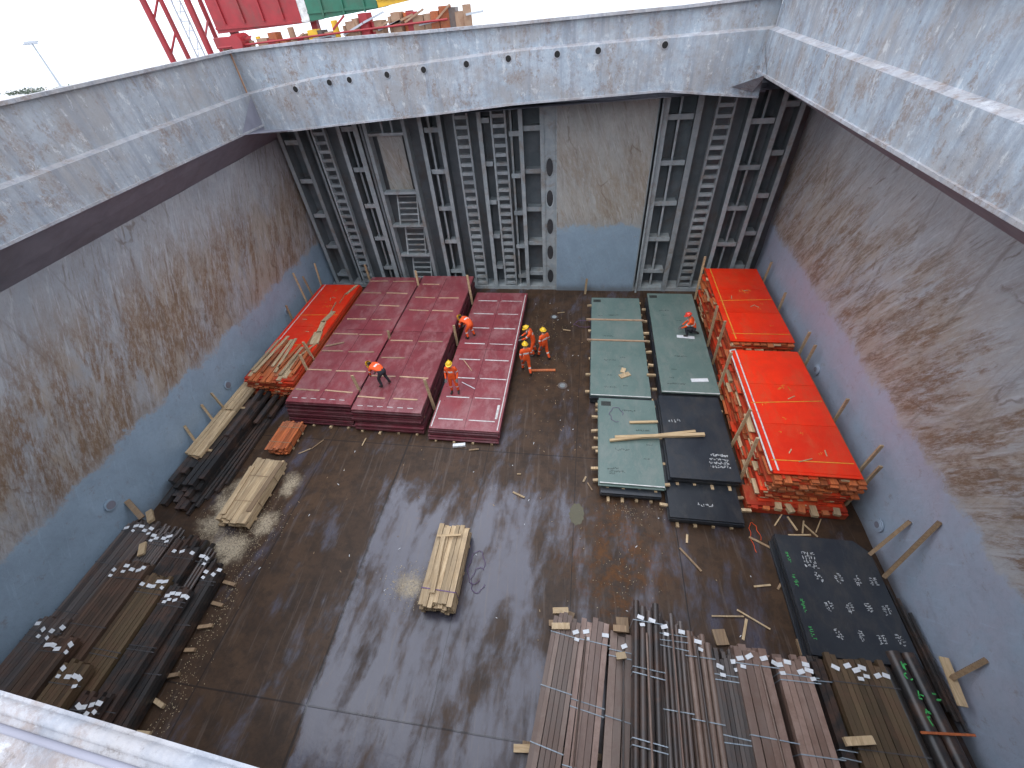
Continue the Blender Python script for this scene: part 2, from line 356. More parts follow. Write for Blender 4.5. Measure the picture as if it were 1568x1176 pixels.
w=MB(); w.quad((XL-.2,YN,-.1),(XR+.2,YN,-.1),(XR+.2,YN,11.2),(XL-.2,YN,11.2),'wallL'); w.obj('near_bulkhead')

# far bulkhead
w=MB()
YB=YF+.85
w.quad((XL-.2,YB,-.1),(XR+.2,YB,-.1),(XR+.2,YB,10.6),(XL-.2,YB,10.6),'backsteel')
w.box(-1.4,3.0,YF-.05,YF+.12,0,10.0,'plate')
w.box(-1.46,-1.40,YF-.02,YB,0,10,'frame'); w.box(3.0,3.06,YF-.02,YB,0,10,'frame')
def stiff(x,wd=.22,mat='frame',d=0):
    w.box(x-wd/2,x+wd/2,YF+d,YF+d+.03,0,10.0,mat)
    w.box(x-.012,x+.012,YF+d+.03,YB,0,10.0,'backsteel')
def rungs(x,wd,pitch=.42,z0=.3,z1=9.8):
    w.box(x-wd/2-.06,x-wd/2+.03,YF+.05,YF+.30,0,10,'frame')
    w.box(x+wd/2-.03,x+wd/2+.06,YF+.05,YF+.30,0,10,'frame')
    z=z0
    while z<z1:
        w.box(x-wd/2+.032,x+wd/2-.032,YF+.08,YF+.26,z,z+.15,'frame'); z+=pitch
for x in (-15.5,-14.5,-12.2,-11.3,-7.95,-7.0,-5.05,-3.1,-2.1,3.35,4.75,6.9,8.1,8.9): stiff(x,.20 if x not in(-11.3,3.35,4.75) else .26)
for x in (-7.6,-3.6,4.0,7.5,-14.0,-11.8): stiff(x,.10,'frame',.25)
rungs(-13.35,.62); rungs(-5.95,.62); rungs(-4.15,.62); rungs(5.85,.66)
def bracket(x0,x1,z):
    w.box(x0,x1,YF+.18,YB,z,z+.03,'frame'); w.box(x0,x1,YF+.15,YF+.18,z-.10,z+.12,'frame')
for x0,x1,off in ((-15.4,-14.6,0),(-12.1,-11.4,.5),(-7.85,-7.1,.3),(-3.0,-2.2,.2),(3.5,4.6,.4),(7.0,8.0,.1),(8.2,8.8,.7),(-5.0,-4.6,.6),(-3.7,-3.2,.0)):
    for z in (1.2,3.1,5.0,6.9,8.8): bracket(x0,x1,z+off-.4)
for z in (.9,2.4,3.9,5.4,6.9):
    n=16; cx,rx,rz=-1.76,.17,.42
    vs=[(cx+rx*math.cos(2*math.pi*i/n),YF+.035,z+rz*math.sin(2*math.pi*i/n)) for i in range(n)]
    vo=[(cx+(rx+.05)*math.cos(2*math.pi*i/n),YF+.02,z+(rz+.05)*math.sin(2*math.pi*i/n)) for i in range(n)]
    w.add(vs+vo,[(i,(i+1)%n,(i+1)%n+n,i+n) for i in range(n)],'frame')
    w.add([(x,YF+.04,zz) for x,_,zz in vs],[tuple(range(n))],'dark')
w.box(-2.05,-1.47,YF+.05,YF+.07,0,10,'frame')
for x in (-10.75,-8.75): w.box(x-.09,x+.09,YF-.12,YF+.35,0,10,'frame')
for z in (.4,2.2,4.0,5.8,8.6,9.6):
    w.box(-10.65,-8.85,YF-.10,YF+.3,z,z+.12,'frame')
for z0 in (.5,2.3,4.1):
    for sx in (-10.2,-9.1): w.beam((sx,YF+.02,z0),(sx+.12,YF+.32,z0+1.6),.07,.12,'frame')
    for k in range(5): w.box(-10.15,-9.0,YF+.02+.06*k,YF+.14+.06*k,z0+.22+.3*k,z0+.27+.3*k,'frame')
w.box(-10.4,-9.1,YF+.30,YF+.34,5.9,8.5,'plate')
for x in (-9.9,-9.4): w.box(x-.05,x+.05,YF-.02,YF+.04,8.7,9.6,'frame')
w.tube((-10.95,YF-.1,0),(-10.95,YF-.1,10),.07,'backsteel'); w.tube((3.2,YF-.15,0),(3.2,YF-.15,10),.06,'frame')
w.box(XL,XR,YF+.03,YB,0,.22,'frame')
w.obj('far_bulkhead')
w=MB()
w.quad((-15.9,20.1,9.60),(9.6,20.1,10.2),(9.6,YB+.1,10.0),(-15.9,YB+.1,9.60),'under')
w.obj('deckhead')

# ------------------------------------------------------------------ hatch coaming
cm=MB()
far=[(-14.62,1.62,3.0,4.50),(-13.0,1.56,2.8,4.45),(-11,1.50,2.58,4.33),(-6.2,1.48,2.32,4.08),(-3,1.45,2.16,3.88),(2.65,1.36,2.07,3.70),(3.0,1.36,2.07,3.72),(6.25,1.24,2.02,4.05)]
def strip(pts_top,pts_bot,mat,n=10):
    for i in range(len(pts_top)-1):
        a,b=Vector(pts_top[i]),Vector(pts_top[i+1]); c,d=Vector(pts_bot[i]),Vector(pts_bot[i+1])
        cm.quad(c,d,b,a,mat)
T=[(x,20.22,14-t) for x,t,l,b in far]; L1=[(x,20.22,14-l) for x,t,l,b in far]; L2=[(x,20.0,14-l-.07) for x,t,l,b in far]; B=[(x,20.0,14-b) for x,t,l,b in far]
Bo=[(x,20.45,14-b) for x,t,l,b in far]; To=[(x,20.60,14-t) for x,t,l,b in far]; Dn=[(x,20.60,14-b) for x,t,l,b in far]
strip(T,L1,'coam'); strip(L1,L2,'rim'); strip(L2,B,'coam'); strip(B,Bo,'under'); strip(To,T,'rim'); strip(Dn,To,'coam')
for i in range(len(far)-1):
    a=Vector((far[i][0],20.14,14-far[i][1]+.03)); b=Vector((far[i+1][0],20.14,14-far[i+1][1]+.03))
    cm.beam(a,b,.16,.09,'rim')
    a=Vector((far[i][0],20.0,14-far[i][3]-.015)); b=Vector((far[i+1][0],20.0,14-far[i+1][3]-.015))
    cm.beam(a,b,.12,.07,'rim')
def interp(x,k):
    for i in range(len(far)-1):
        if far[i][0]<=x<=far[i+1][0]:
            t=(x-far[i][0])/(far[i+1][0]-far[i][0]); return far[i][k]*(1-t)+far[i+1][k]*t
for x in (-12.2,-10.6,-9.7,-8.05,-6.5,-4.75,-3.1,-1.25,.25,2.6):
    z=14-interp(x,2)-.25
    cm.tube((x,19.975,z),(x,20.01,z),.13,'rim',18); cm.tube((x,19.968,z),(x,19.978,z),.105,'hole',18)  # no opening cut: the black disc paints the shade inside each hole
def side(x,sx,top,led,bot,y0=-.1,y1=20.1):
    n=10
    P=lambda k,xx,yy: (xx,yy,14-k)
    def lin(a,t): return a[0]*(1-t)+a[1]*t
    ys=[y0+(y1-y0)*i/n for i in range(n+1)]
    tt=[i/n for i in range(n+1)]
    A=[P(lin(top,t),x+sx*.22,y) for t,y in zip(tt,ys)]; Bq=[P(lin(led,t),x+sx*.22,y) for t,y in zip(tt,ys)]
    C=[P(lin(led,t)+.07,x,y) for t,y in zip(tt,ys)]; Dq=[P(lin(bot,t),x,y) for t,y in zip(tt,ys)]
    E=[P(lin(bot,t),x+sx*.6,y) for t,y in zip(tt,ys)]; F=[P(lin(top,t),x+sx*.6,y) for t,y in zip(tt,ys)]
    strip(A,Bq,'coam'); strip(Bq,C,'rim'); strip(C,Dq,'coam'); strip(Dq,E,'under'); strip(F,A,'rim'); strip(E,F,'coam')
    cm.beam((x+sx*.14,y0,14-top[0]+.03),(x+sx*.14,y1+.1,14-top[1]+.03),.16,.09,'rim')
    cm.beam((x,y0,14-bot[0]-.015),(x,y1-.1,14-bot[1]-.015),.12,.07,'rim')
side(-14.4,-1,(1.42,1.62),(2.94,3.0),(3.97,4.2))
side(6.0,1,(.30,1.1),(1.96,2.02),(2.88,3.25))
cm.add([(-14.38,19.98,9.62),(-13.0,19.98,9.55),(-14.38,18.4,9.8),(-14.38,19.98,10.9)],[(0,1,2),(0,2,3)],'under')
cm.add([(5.98,19.97,10.1),(5.98,19.97,11.5),(5.98,18.9,10.8),(5.2,19.97,10.3)],[(0,1,2),(0,1,3),(0,2,3)],'coam')
E0=[(-14.4,.55),(-2,.066),(-.8,-.007),(-.5,-.03),(6,-.12)]
for i in range(len(E0)-1):
    (xa,ya),(xb,yb)=E0[i],E0[i+1]
    cm.quad((xa,ya,12.5),(xa,-.55,12.5),(xb,-.55,12.5),(xb,yb,12.5),'rim')
    cm.quad((xa,ya,12.5),(xb,yb,12.5),(xb,yb-.02,12.35),(xa,ya-.02,12.35),'rim')
    cm.quad((xa,ya-.02,12.35),(xb,yb-.02,12.35),(xb,-.35,12.2),(xa,-.35,12.2),'under')
    cm.tube((xa,ya-.030,12.495),(xb,yb-.030,12.495),.020,'rim',12)
    cm.tube((xa,ya-.075,12.50),(xb,yb-.075,12.50),.010,'under',10)
cm.quad((-14.4,-.35,12.3),(6,-.35,12.3),(6,-.35,10),(-14.4,-.35,10),'coam')
cm.quad((-15.9,-2.5,10.9),(9.7,-2.5,10.9),(9.7,-.36,10.0),(-15.9,-.36,10.0),'under')
cm.obj('hatch_coaming')

dk=MB()
for a in ((-21.5,-15.05,-14,36),(6.65,13.5,-14,36),(-15.05,6.65,20.62,36),(-15.05,6.65,-14,-.6)):
    h=11.1 if 6<a[0] else 9.96
    dk.box(a[0],a[1],a[2],a[3],h,h+.3,'under')
dk.obj('ship_deck')
dk=MB()
dk.box(-21.6,-21.4,-14,36,-3,10.2,'hull'); dk.box(13.4,13.6,-14,36,-3,11.2,'hull'); dk.box(-21.6,13.6,36,36.2,-3,10.2,'hull'); dk.box(-21.6,13.6,-14.2,-14,-3,10.2,'hull')
dk.obj('ship_hull')

# ------------------------------------------------------------------ cargo
def sheet_stack(mb,x0,x1,y0,y1,z0,h,n,top,edge,jx=.05,jy=.06,fan=0,gapfrac=.25,seams=1):
    lh=(h-z0)/n
    for i in range(n):
        last=i==n-1; k=(n-1-i)/max(1,n-1)
        for s in range(seams):
            a=y0+(y1-y0)*s/seams+.012; b=y0+(y1-y0)*(s+1)/seams-.012
            dx=0 if last else R(-jx,jx); dy=0 if last else R(-jy,jy); 
            fy=-fan*k if s==0 else 0
            mb.box(x0+dx,x1+dx,a+dy+fy,b+dy,z0+i*lh+lh*gapfrac,z0+(i+1)*lh,top if last else edge,R(-.003,.003))
    for yy in [y0+.3+k*(y1-y0-.6)/6 for k in range(7)]:
        mb.box(x0+.03,x1-.03,yy-.05,yy+.05,z0,h-lh*.8,'woodold')
    for xx in [x0+.3+k*(x1-x0-.6)/3 for k in range(4)]:
        mb.box(xx-.05,xx+.05,y0-fan-R(.0,.15),y0+.5,.0,z0,'wood')
def edge_blocks(mb,x0,x1,y0,y1,z0,h,sides,num,mat='wood'):
    for s in sides:
        for k in range(num):
            y=y0+(y1-y0)*(k+.5)/num+R(-.2,.2); z=R(z0,h*.8); l=R(.08,.3)
            if s=='l': mb.box(x0-l,x0+.1,y-.05,y+.05,z,z+.09,mat,R(-.2,.2))
            if s=='r': mb.box(x1-.1,x1+l,y-.05,y+.05,z,z+.09,mat,R(-.2,.2))
            if s=='f':
                x=x0+(x1-x0)*(k+.5)/num; mb.box(x-.05,x+.05,y0-l,y0+.1,z,z+.09,mat,R(-.2,.2))
def glyphs(mb,cx,cy,z,n,size,mat,ang=0,wd=.018):
    c,s=math.cos(ang),math.sin(ang)
    for i in range(n):
        ox=i*size*.75
        for k in range(random.choice((2,3,3))):
            p=(ox+R(0,.5)*size,R(0,1)*size); q=(ox+R(0,.5)*size,R(0,1)*size)
            if random.random()<.5: q=(p[0],p[1]+size*R(.4,.9)*(1 if p[1]<size/2 else -1))
            else: q=(p[0]+size*.4,p[1])
            P=Vector((cx+p[0]*c-p[1]*s,cy+p[0]*s+p[1]*c,z)); Q=Vector((cx+q[0]*c-q[1]*s,cy+q[0]*s+q[1]*c,z))
            if (P-Q).length>.01: mb.beam(P,Q,wd,.003,mat)

p=MB()
sheet_stack(p,-6.0,-3.0,10.8,21.2,.08,.50,7,'purple','purpleE',fan=.25,seams=2)
sheet_stack(p,-9.4,-6.3,11.05,22.0,.08,1.10,14,'purple','purpleE',fan=.30,seams=2)
sheet_stack(p,-12.6,-9.5,11.3,21.8,.08,1.10,13,'purple','purpleE',fan=.35,seams=2)
p.obj('maroon_steel_plate_stack')
p=MB()
x0,x1,y0,y1,h=-6.0,-3.0,10.8,21.2,.504
y=y0+.55
while y<y1:
    p.box(x0+.25+R(-.05,.05),x0+1.35,y-.03,y+.03,h,h+.004,'white',R(-.01,.01)); p.box(x0+1.6,x1-.2+R(-.1,.05),y-.03+R(-.02,.02),y+.03,h,h+.004,'white',R(-.01,.01)); y+=1.28+R(-.05,.05)
p.box(x0+.06,x0+.10,y0+.1,y0+1.6,h,h+.004,'white'); p.box(x1-.12,x1-.08,y0+.1,y1-.2,h,h+.004,'white')
p.box(x1-.3,x1-.2,y0+.7,y0+1.5,h+.001,h+.005,'white')
p.box(x0+1.49,x0+1.51,y0+.1,y1-.1,h,h+.003,'purpleE')
for (x0,x1,y0,y1) in ((-9.4,-6.3,11.05,22.0),(-12.6,-9.5,11.3,21.8)):
    y=y0+.75; 
    while y<y1-.2:
        for a,b in ((.15,1.35),(1.6,2.9)):
            if random.random()<.85: p.box(x0+a+R(-.15,.1),x0+b+R(-.2,.05),y-.035,y+.035,1.104,1.125,'tape',R(-.05,.05))
        y+=1.32+R(-.08,.08)
    for k in range(6): p.box(x0+.2+k*.45,x0+.45+k*.45,y0+.235,y0+.265,1.104,1.108,'white')
    p.box(x0+1.5,x0+1.52,y0+.3,y1-.3,1.102,1.106,'purpleE')
p.box(-12.5,-11.6,15.2,15.28,1.13,1.17,'tape',.4)
p.beam((-5.5,15.2,.52),(-4.9,14.4,.53),.03,.02,'wood'); p.beam((-5.2,13.6,.52),(-4.5,13.2,.53),.03,.02,'label')
p.obj('plate_battens_and_marks')
def stake(mb,x,y,z0,z1,lean=(0,0),w_=.09,mat='wood'):
    mb.beam((x,y,z0),(x+lean[0],y+lean[1],z1),w_,.06,mat)
st=MB()
for a in ((-9.45,12.2,.3,1.9,(-.15,.1)),(-6.15,12.1,.2,2.0,(-.1,.05)),(-6.15,20.4,.2,2.1,(-.05,0)),(-9.45,21.0,.3,2.0,(.05,0)),(-12.68,21.5,.3,2.1,(0,0)),
          (-12.7,14.2,.3,2.1,(-.12,0)),(-12.7,13.4,.3,1.9,(.0,.1)),(-6.15,16.6,.2,1.5,(0,0)),(-9.45,16.0,.9,1.5,(.05,0)),(.3,22.0,0,1.0,(.05,0))):
    stake(st,*a[:4],a[4],w_=.12)
for a in ((9.25,20.9,.2,2.7),(9.25,18.2,.2,2.6),(9.25,15.2,.2,2.7),(9.2,14.4,.2,2.6),(9.25,11.4,.2,2.7),(9.2,9.3,.2,2.9),(9.15,8.8,.3,2.6),
          (6.25,15.9,.2,2.7),(6.25,17.2,.2,2.5),(6.3,21.3,.2,2.8),(6.05,9.6,.2,2.5),(6.0,11.0,.2,2.4),(6.0,13.8,.2,2.7)):
    stake(st,*a,(R(-.12,.12),R(-.1,.1)),w_=.10)
for a in ((-15.5,20.6,.2,2.6,(.2,.1)),(-15.45,19.6,.2,2.4,(-.1,0)),(-15.4,18.8,.2,2.9,(-.25,.3)),(-15.6,17.3,.3,2.0,(.1,0)),(-15.5,10.9,.5,1.7,(-.2,.1)),(-15.6,10.2,.5,1.6,(-.2,.2)),(-15.6,9.0,.5,1.5,(-.25,.3))):
    stake(st,*a[:4],a[4])
st.obj('timber_stakes')

def board_stack(x0,x1,y0,y1,h,open_y=None,seed=1):
    random.seed(seed); mb=MB(); z=.05; i=0
    while z<h-.12:
        t=random.choice((.05,.07,.10)); 
        dx=R(-.10,.06); dy=R(-.12,.05)
        if random.random()<.7: mb.box(x0+dx,x1+R(-.05,.08),y0+dy,y1,z,z+t*.85,'redE',R(-.006,.006))
        else:
            xx=x0+.1
            while xx<x1: mb.box(xx,xx+.22,y0+R(-.25,.0),y1,z,z+t*.85,'woodorange'); xx+=.27
        z+=t; i+=1
    for k in range(80):
        y=R(y0,y1-.4); zz=R(.1,h-.15); l=R(.03,.16)
        mb.box(x0-l,x0+.1,y,y+R(.15,.9),zz,zz+.04,random.choice(('woodorange','woodorange','redE','wood')),R(-.05,.05))
        x=R(x0,x1-.3); mb.box(x,x+R(.08,.3),y0-l,y0+.1,zz,zz+.04,random.choice(('woodorange','redE','wood','redE')))
    oy=open_y or y0
    for j in range(3):
        zz=h-.12+j*.035
        mb.box(x0+R(-.04,.04),x1+R(-.03,.03),oy+(2-j)*.05,y1,zz,zz+.032,'redE' if j<2 else 'red',R(-.004,.004))
    nb=3
    for q in range(nb):
        ya=oy+.10+(y1-oy-.1)*q/nb; yb=oy+.10+(y1-oy-.1)*(q+1)/nb-.025
        mb.box(x0+.02+R(-.03,.04),x1-.02+R(-.04,.03),ya,yb,h-.0175,h-.004,'red',R(-.005,.005))
    if open_y:
        xx=x0
        while xx<x1-.1:
            mb.box(xx,xx+.2,y0+R(-.2,.25),oy+R(0,.3),h-.14,h-.05+R(-.02,.03),random.choice(('woodorange','woodorange','wood')),R(-.03,.03)); xx+=.23
    glyphs(mb,(x0+x1)/2-.1,oy+(y1-oy)*.62,h-.001,3,.26,'yellow',.1,.025)
    for yy in (oy+.5,oy+(y1-oy)*.5):
        mb.beam((x0+.1,yy,h+.004),(x1-.05,yy+R(.0,.3),h+.004),.035,.012,'yellow')
    for k in range(5): glyphs(mb,R(x0+.4,x1-.6),R(oy+.5,y1-.6),h-.0005,2,.10,'yellow',R(-.4,.4),.012)
    for k in range(4):
        xx,yy=R(x0+.4,x1-.6),R(oy+.4,y1-.8); mb.box(xx,xx+R(.1,.5),yy,yy+.03,h+.0,h+.02,'wood',R(-1.5,1.5))
    mb.box(x0+.18,x0+.23,oy+.1,y1,h-.003,h+.001,'yellow' if seed%2 else 'white')
    return mb
b=board_stack(6.3,8.9,8.7,14.8,2.0,None,4)
b.box(5.95,9.05,8.45,9.2,.35,.45,'redE'); b.box(6.0,9.1,8.4,9.3,.05,.33,'redE')
for k in range(8): b.box(6.1+k*.36,6.3+k*.36,8.25+R(-.1,.1),8.6,.30+R(0,.1),.4+R(0,.1),random.choice(('redE','woodorange','wood')),R(-.3,.3))
b.tube((6.28,8.75,2.02),(6.28,14.7,2.02),.03,'white',8); b.tube((6.28,14.7,2.02),(6.5,14.78,2.02),.03,'white',8)
b.obj('orange_board_stack')
b=board_stack(6.5,9.0,15.4,21.5,2.0,None,5); b.obj('orange_board_stack')
b=board_stack(-15.2,-12.8,12.4,20.5,1.35,14.2,6)
for k in range(9): b.box(-15.1+k*.26,-14.95+k*.26,12.9+R(-.3,.3),15.0+R(-.4,.6),1.36,1.40,random.choice(('woodorange','wood')),R(-.12,.12))
for k in range(7): b.box(-13.3+R(-.3,.3),-13.2+R(-.3,.3)+.1,14+k*.9,15+k*.9,1.36,1.42,'wood',R(-.4,.4))
b.obj('orange_board_stack')
random.seed(11)

g=MB()
sheet_stack(g,.65,3.2,13.1,20.7,.10,.60,5,'green','black',seams=1)
sheet_stack(g,1.0,3.28,8.7,12.95,.42,.62,3,'green','green',seams=1)
sheet_stack(g,1.05,3.15,8.45,12.9,.08,.40,4,'black','black',seams=1)
sheet_stack(g,3.62,5.95,13.3,20.9,.10,.80,7,'green','black',seams=1)
for (x0,x1,y0,y1,h) in ((.65,3.2,13.1,20.7,.604),(1.0,3.28,8.7,12.95,.624),(3.62,5.95,13.3,20.9,.804)):
    g.box(x0+.02,x1-.02,y0+.02,y0+.06,h,h+.004,'white')
    for k in range(4): glyphs(g,x0+.3+R(0,1.2),y0+.5+(y1-y0)*k/4.2,h+.001,8,.09,'ink',0,.012)
    for k in range(6): glyphs(g,x0+.2+R(0,1.6),y0+.3+R(0,y1-y0-.8),h+.001,5,.06,'ink',0,.010)
    g.box(x0+.1,x0+.5,y1-.45,y1-.2,h,h+.004,'ink'); 
for y in (18.6,16.9): g.box(.45,3.3,y-.04,y+.04,.606,.66,'tape',R(-.02,.02))
g.box(4.9,5.6,14.0,14.2,.806,.83,'label',.1); g.box(4.7,5.5,17.0,17.2,.806,.82,'label',-.1)
g.box(1.9,2.4,14.3,14.55,.607,.65,'wood',.5); g.box(2.0,2.2,14.6,14.9,.607,.64,'wood',-.3)
edge_blocks(g,.65,3.2,13.2,20.6,.1,.55,'l',7); edge_blocks(g,3.2,3.6,9.2,20.6,.2,.6,'l',16); edge_blocks(g,3.4,3.62,13.2,20,.4,.75,'l',8)
edge_blocks(g,1.0,3.3,8.9,12.8,.1,.5,'l',8); g.obj('green_steel_plate_stack')
g=MB()
sheet_stack(g,3.35,5.7,7.7,13.15,.08,.45,5,'black','black')
sheet_stack(g,3.45,5.8,9.05,13.1,.47,.80,4,'black','black')
for k in range(3): glyphs(g,4.9,9.6+k*.16,.803,9,.10,'chalk',0,.02)
glyphs(g,5.0,10.1,.803,8,.1,'chalk',0,.03); glyphs(g,3.7,11.6,.803,5,.14,'chalk',.2,.02); glyphs(g,4.3,8.2,.453,6,.12,'chalk',0,.02)
edge_blocks(g,3.35,5.8,7.8,13,.1,.7,'lr',7); g.obj('black_steel_plate_stack')
tb=MB()
tb.beam((1.6,10.75,.72),(4.9,11.0,.92),.13,.10,'woodx'); tb.beam((1.4,10.6,.70),(4.6,11.15,.90),.10,.08,'woodx'); tb.beam((2.2,11.6,.68),(3.3,11.7,.70),.10,.06,'woodx')
tb.obj('loose_timber_beams')

k_=MB()
def chamfer_plate(mb,x0,x1,y0,y1,z0,z1,c,mat):
    P=[(x0,y0),(x1,y0),(x1,y1-c),(x1-c,y1),(x0,y1)]; n=5
    mb.add([(x,y,z0) for x,y in P]+[(x,y,z1) for x,y in P],[tuple(range(n))[::-1],tuple(range(n,2*n))]+[(i,(i+1)%n,(i+1)%n+n,i+n) for i in range(n)],mat)
for i in range(7):
    dx,dy=(0,0) if i==6 else (R(-.04,.04),R(-.04,.04)); chamfer_plate(k_,6.45+dx,9.05+dx,4.0+dy,7.35+dy,.06+i*.08,.12+i*.08,.35,'black')
for x in (6.7,7.7,8.7): k_.box(x,x+.1,4.1,7.0,.05,.5,'woodold')
for r in range(4): glyphs(k_,7.05,6.75-r*.13,.604,5,.10,'chalk',0,.014)
for col in (7.2,7.75,8.25,8.7):
    for r in range(3):
        for q in range(2): glyphs(k_,col+.09*q+R(-.03,.03),6.2-r*.75+R(-.08,.08),.604,4,.08,'chalk',-1.45+R(-.1,.1),.013)
for r in range(4): glyphs(k_,6.58,6.8-r*.7,.604,5,.09,'greenmark',-1.5,.014)
for i in range(5): k_.beam((9.15+i*.07,7.0-i*.4,.12+.09*i),(9.22+i*.05,3.6-i*.2,.12+.09*i),.06,.07,'pblack')
k_.obj('chalk_marked_plate_stack')

def bundle(mb,x0,x1,yend,ynear,h,r,mat,sq=False,yaw=0,straps='strap',labels=3,jit=.12):
    d=2*r+.006; nl=max(1,int(round(h/d))); cols=int((x1-x0)/d)
    c,s=math.cos(yaw),math.sin(yaw); px,py=(x0+x1)/2,yend
    def T(x,y,z): return (px+(x-px)*c-(y-py)*s, py+(x-px)*s+(y-py)*c, z)
    z0=.12
    for j in range(nl):
        for i in range(cols):
            off=0 if sq or j%2==0 else r
            x=x0+r+i*d+off
            if x+r>x1+.08: continue
            e=yend+R(-jit,jit)
            mb.tube(T(x,e,z0+r+j*d*(1 if sq else .88)+(R(-.006,.010) if j==nl-1 else 0)),T(x+R(-.02,.02),ynear,z0+r+j*d*(1 if sq else .88)),r,mat,10,hollow=True,sq=sq,wall=.18)
    top=z0+2*r+(nl-1)*d*(1 if sq else .88)
    if straps:
        y=yend-.45+R(-.1,.1)
        while y>ynear:
            a=T(x0-.01,y,top+.012);b_=T(x1+.03,y+R(-.04,.04),top+.012); mb.beam(a,b_,.022,.006,straps)
            mb.beam(a,T(x0-.012,y,.1),.022,.006,straps,up=(1,0,0))
            y-=random.choice((R(.1,.16),R(1.1,1.6),R(1.1,1.6)))
    for k in range(labels):
        x=x0+(x1-x0)*(k+.5)/labels+R(-.08,.08); y=yend-R(.14,.34)
        q=T(x,y,top+.02); mb.box(q[0]-R(.06,.10),q[0]+.09,q[1]-.05,q[1]+.05,q[2],q[2]+.006,'label',R(-.5,.5),tilt=R(-.2,.2))
        if random.random()<.4: mb.box(q[0]-.03,q[0]+.10,q[1]-.22,q[1]-.14,q[2]+.001,q[2]+.007,'label',R(-.4,.4))
    return top
random.seed(21)
pb=MB()
bundle(pb,-.30,.48,4.15,-2,.52,.062,'pbrown',True,-.13,labels=2)
bundle(pb,.48,1.30,4.15,-2,.52,.075,'pred',True,-.115,labels=2)
bundle(pb,1.28,1.97,3.9,-2,.50,.10,'pbrown',True,-.09,labels=1)
bundle(pb,1.90,2.66,4.55,-2,.85,.085,'pdark',False,-.065,labels=2,jit=.2)
bundle(pb,2.60,3.29,4.35,-2,.70,.055,'pdark',False,-.045,labels=2,jit=.25)
bundle(pb,3.22,3.94,4.1,-2,.60,.075,'pbrown',False,-.025,labels=1,jit=.2)
bundle(pb,3.86,4.50,3.75,-2,.50,.05,'pdark',True,-.005,labels=2,jit=.2)
bundle(pb,4.45,5.46,3.95,-2,.60,.10,'pred',True,.005,labels=4)
bundle(pb,5.44,6.34,3.85,-2,.60,.075,'pred',True,.015,labels=5)
bundle(pb,6.32,6.66,3.9,-2,.62,.07,'pblack',True,.025,labels=0)
bundle(pb,6.66,8.12,3.95,-2,.64,.065,'polive',True,.035,labels=6,straps='dstrap')
for (xa,ya,xb,yb,zz,r,m_) in ((2.2,3.9,2.0,-2,.96,.03,'pbrown'),(2.9,4.1,2.7,-2,.86,.025,'pred'),(3.5,3.8,3.45,-2,.80,.03,'pdark'),(1.6,3.5,1.35,-2,.68,.025,'pdark'),(5.0,3.6,5.1,-2,.78,.02,'pbrown'),(.6,3.7,.1,-2,.68,.025,'pbark')):
    pb.tube((xa,ya,zz),(xb,yb,zz),r,m_,8,hollow=True)
pb.obj('steel_tube_bundles')
bp_=MB()
for i,x in enumerate((8.27,8.62,8.97)):
    bp_.tube((x,4.6+R(-.2,.2),.3),(x+.28,-2,.3),.165,'pblack',18,hollow=True)
    if i<2: bp_.tube((x+.18,4.3,.59),(x+.46,-2,.59),.165,'pblack',18,hollow=True)
bp_.beam((8.2,2.6,.80),(9.35,2.7,.80),.05,.03,'woodorange')
for k,(x,y) in enumerate(((8.46,3.9),(8.46,3.6),(8.48,3.3),(8.50,3.0),(8.52,2.8))):
    glyphs(bp_,x-.0,y,.758,1,.18,'greenmark',R(-.5,.5),.028)
glyphs(bp_,8.85,3.3,.758,1,.2,'greenmark',0,.028)
bp_.obj('large_black_pipes')
dn=MB()
for a in (((-.35,4.35,.35),(.1,4.4,.40)),((-.45,4.05,.2),(.05,4.1,.22)),((-.35,3.85,.65),(.15,3.9,.68)),((1.35,4.0,.66),(1.7,4.0,.7)),((1.4,3.3,.75),(1.65,3.35,.78)),((6.45,2.2,.85),(7.05,2.3,.9)),((-1.1,1.15,.1),(-.6,1.2,.15)),((2.9,1.0,.8),(3.1,.9,.85))):
    dn.beam(a[0],a[1],.16,.12,random.choice(('woodold','wood','woodx')))
dn.box(-.3,9.2,3.55,3.68,.0,.11,'woodold'); dn.box(-.9,9.2,1.2,1.33,.0,.11,'woodold')
for x in (-.1,1.5,4.2,6.4): dn.box(x,x+.35,4.1,4.5,.02,.1,'woodold',R(-.3,.3))
dn.obj('dunnage_blocks')
pr=MB()
pr.beam((9.0,6.95,.62),(9.55,7.35,2.0),.10,.08,'woodold'); pr.beam((9.05,6.25,.70),(9.55,6.85,2.9),.10,.08,'woodold')
pr.beam((9.28,3.2,.95),(9.36,4.2,1.0),.20,.05,'wood'); pr.beam((9.3,3.75,1.0),(9.56,3.95,1.95),.10,.08,'woodold')
pr.obj('timber_props')

random.seed(31)
lb=MB()
bundle(lb,-15.65,-14.4,5.5,-2.2,.66,.05,'pdark',True,.0,straps='dstrap',labels=5,jit=.18)
bundle(lb,-14.38,-13.43,5.25,-2.2,.72,.045,'pdark',False,.0,straps='dstrap',labels=4,jit=.3)
bundle(lb,-13.40,-12.33,4.95,-2.2,.60,.055,'pblack',True,.0,straps='dstrap',labels=3,jit=.35)
bundle(lb,-12.30,-11.8,4.8,-2.2,.55,.06,'pblack',False,.02,straps='dstrap',labels=2,jit=.25)
bundle(lb,-11.75,-11.2,4.4,-2.2,.45,.07,'pblack',True,.03,straps='dstrap',labels=3,jit=.3)
lb.obj('black_tube_bundles')
lb=MB()
def upper(x0,x1,ye,z,r,mat,lab,hh=.28):
    sub=MB(); bundle(sub,x0,x1,ye,-2.2,hh,r,mat,True,0,straps='dstrap',labels=lab,jit=.08); lb.merge(sub,z-.12)
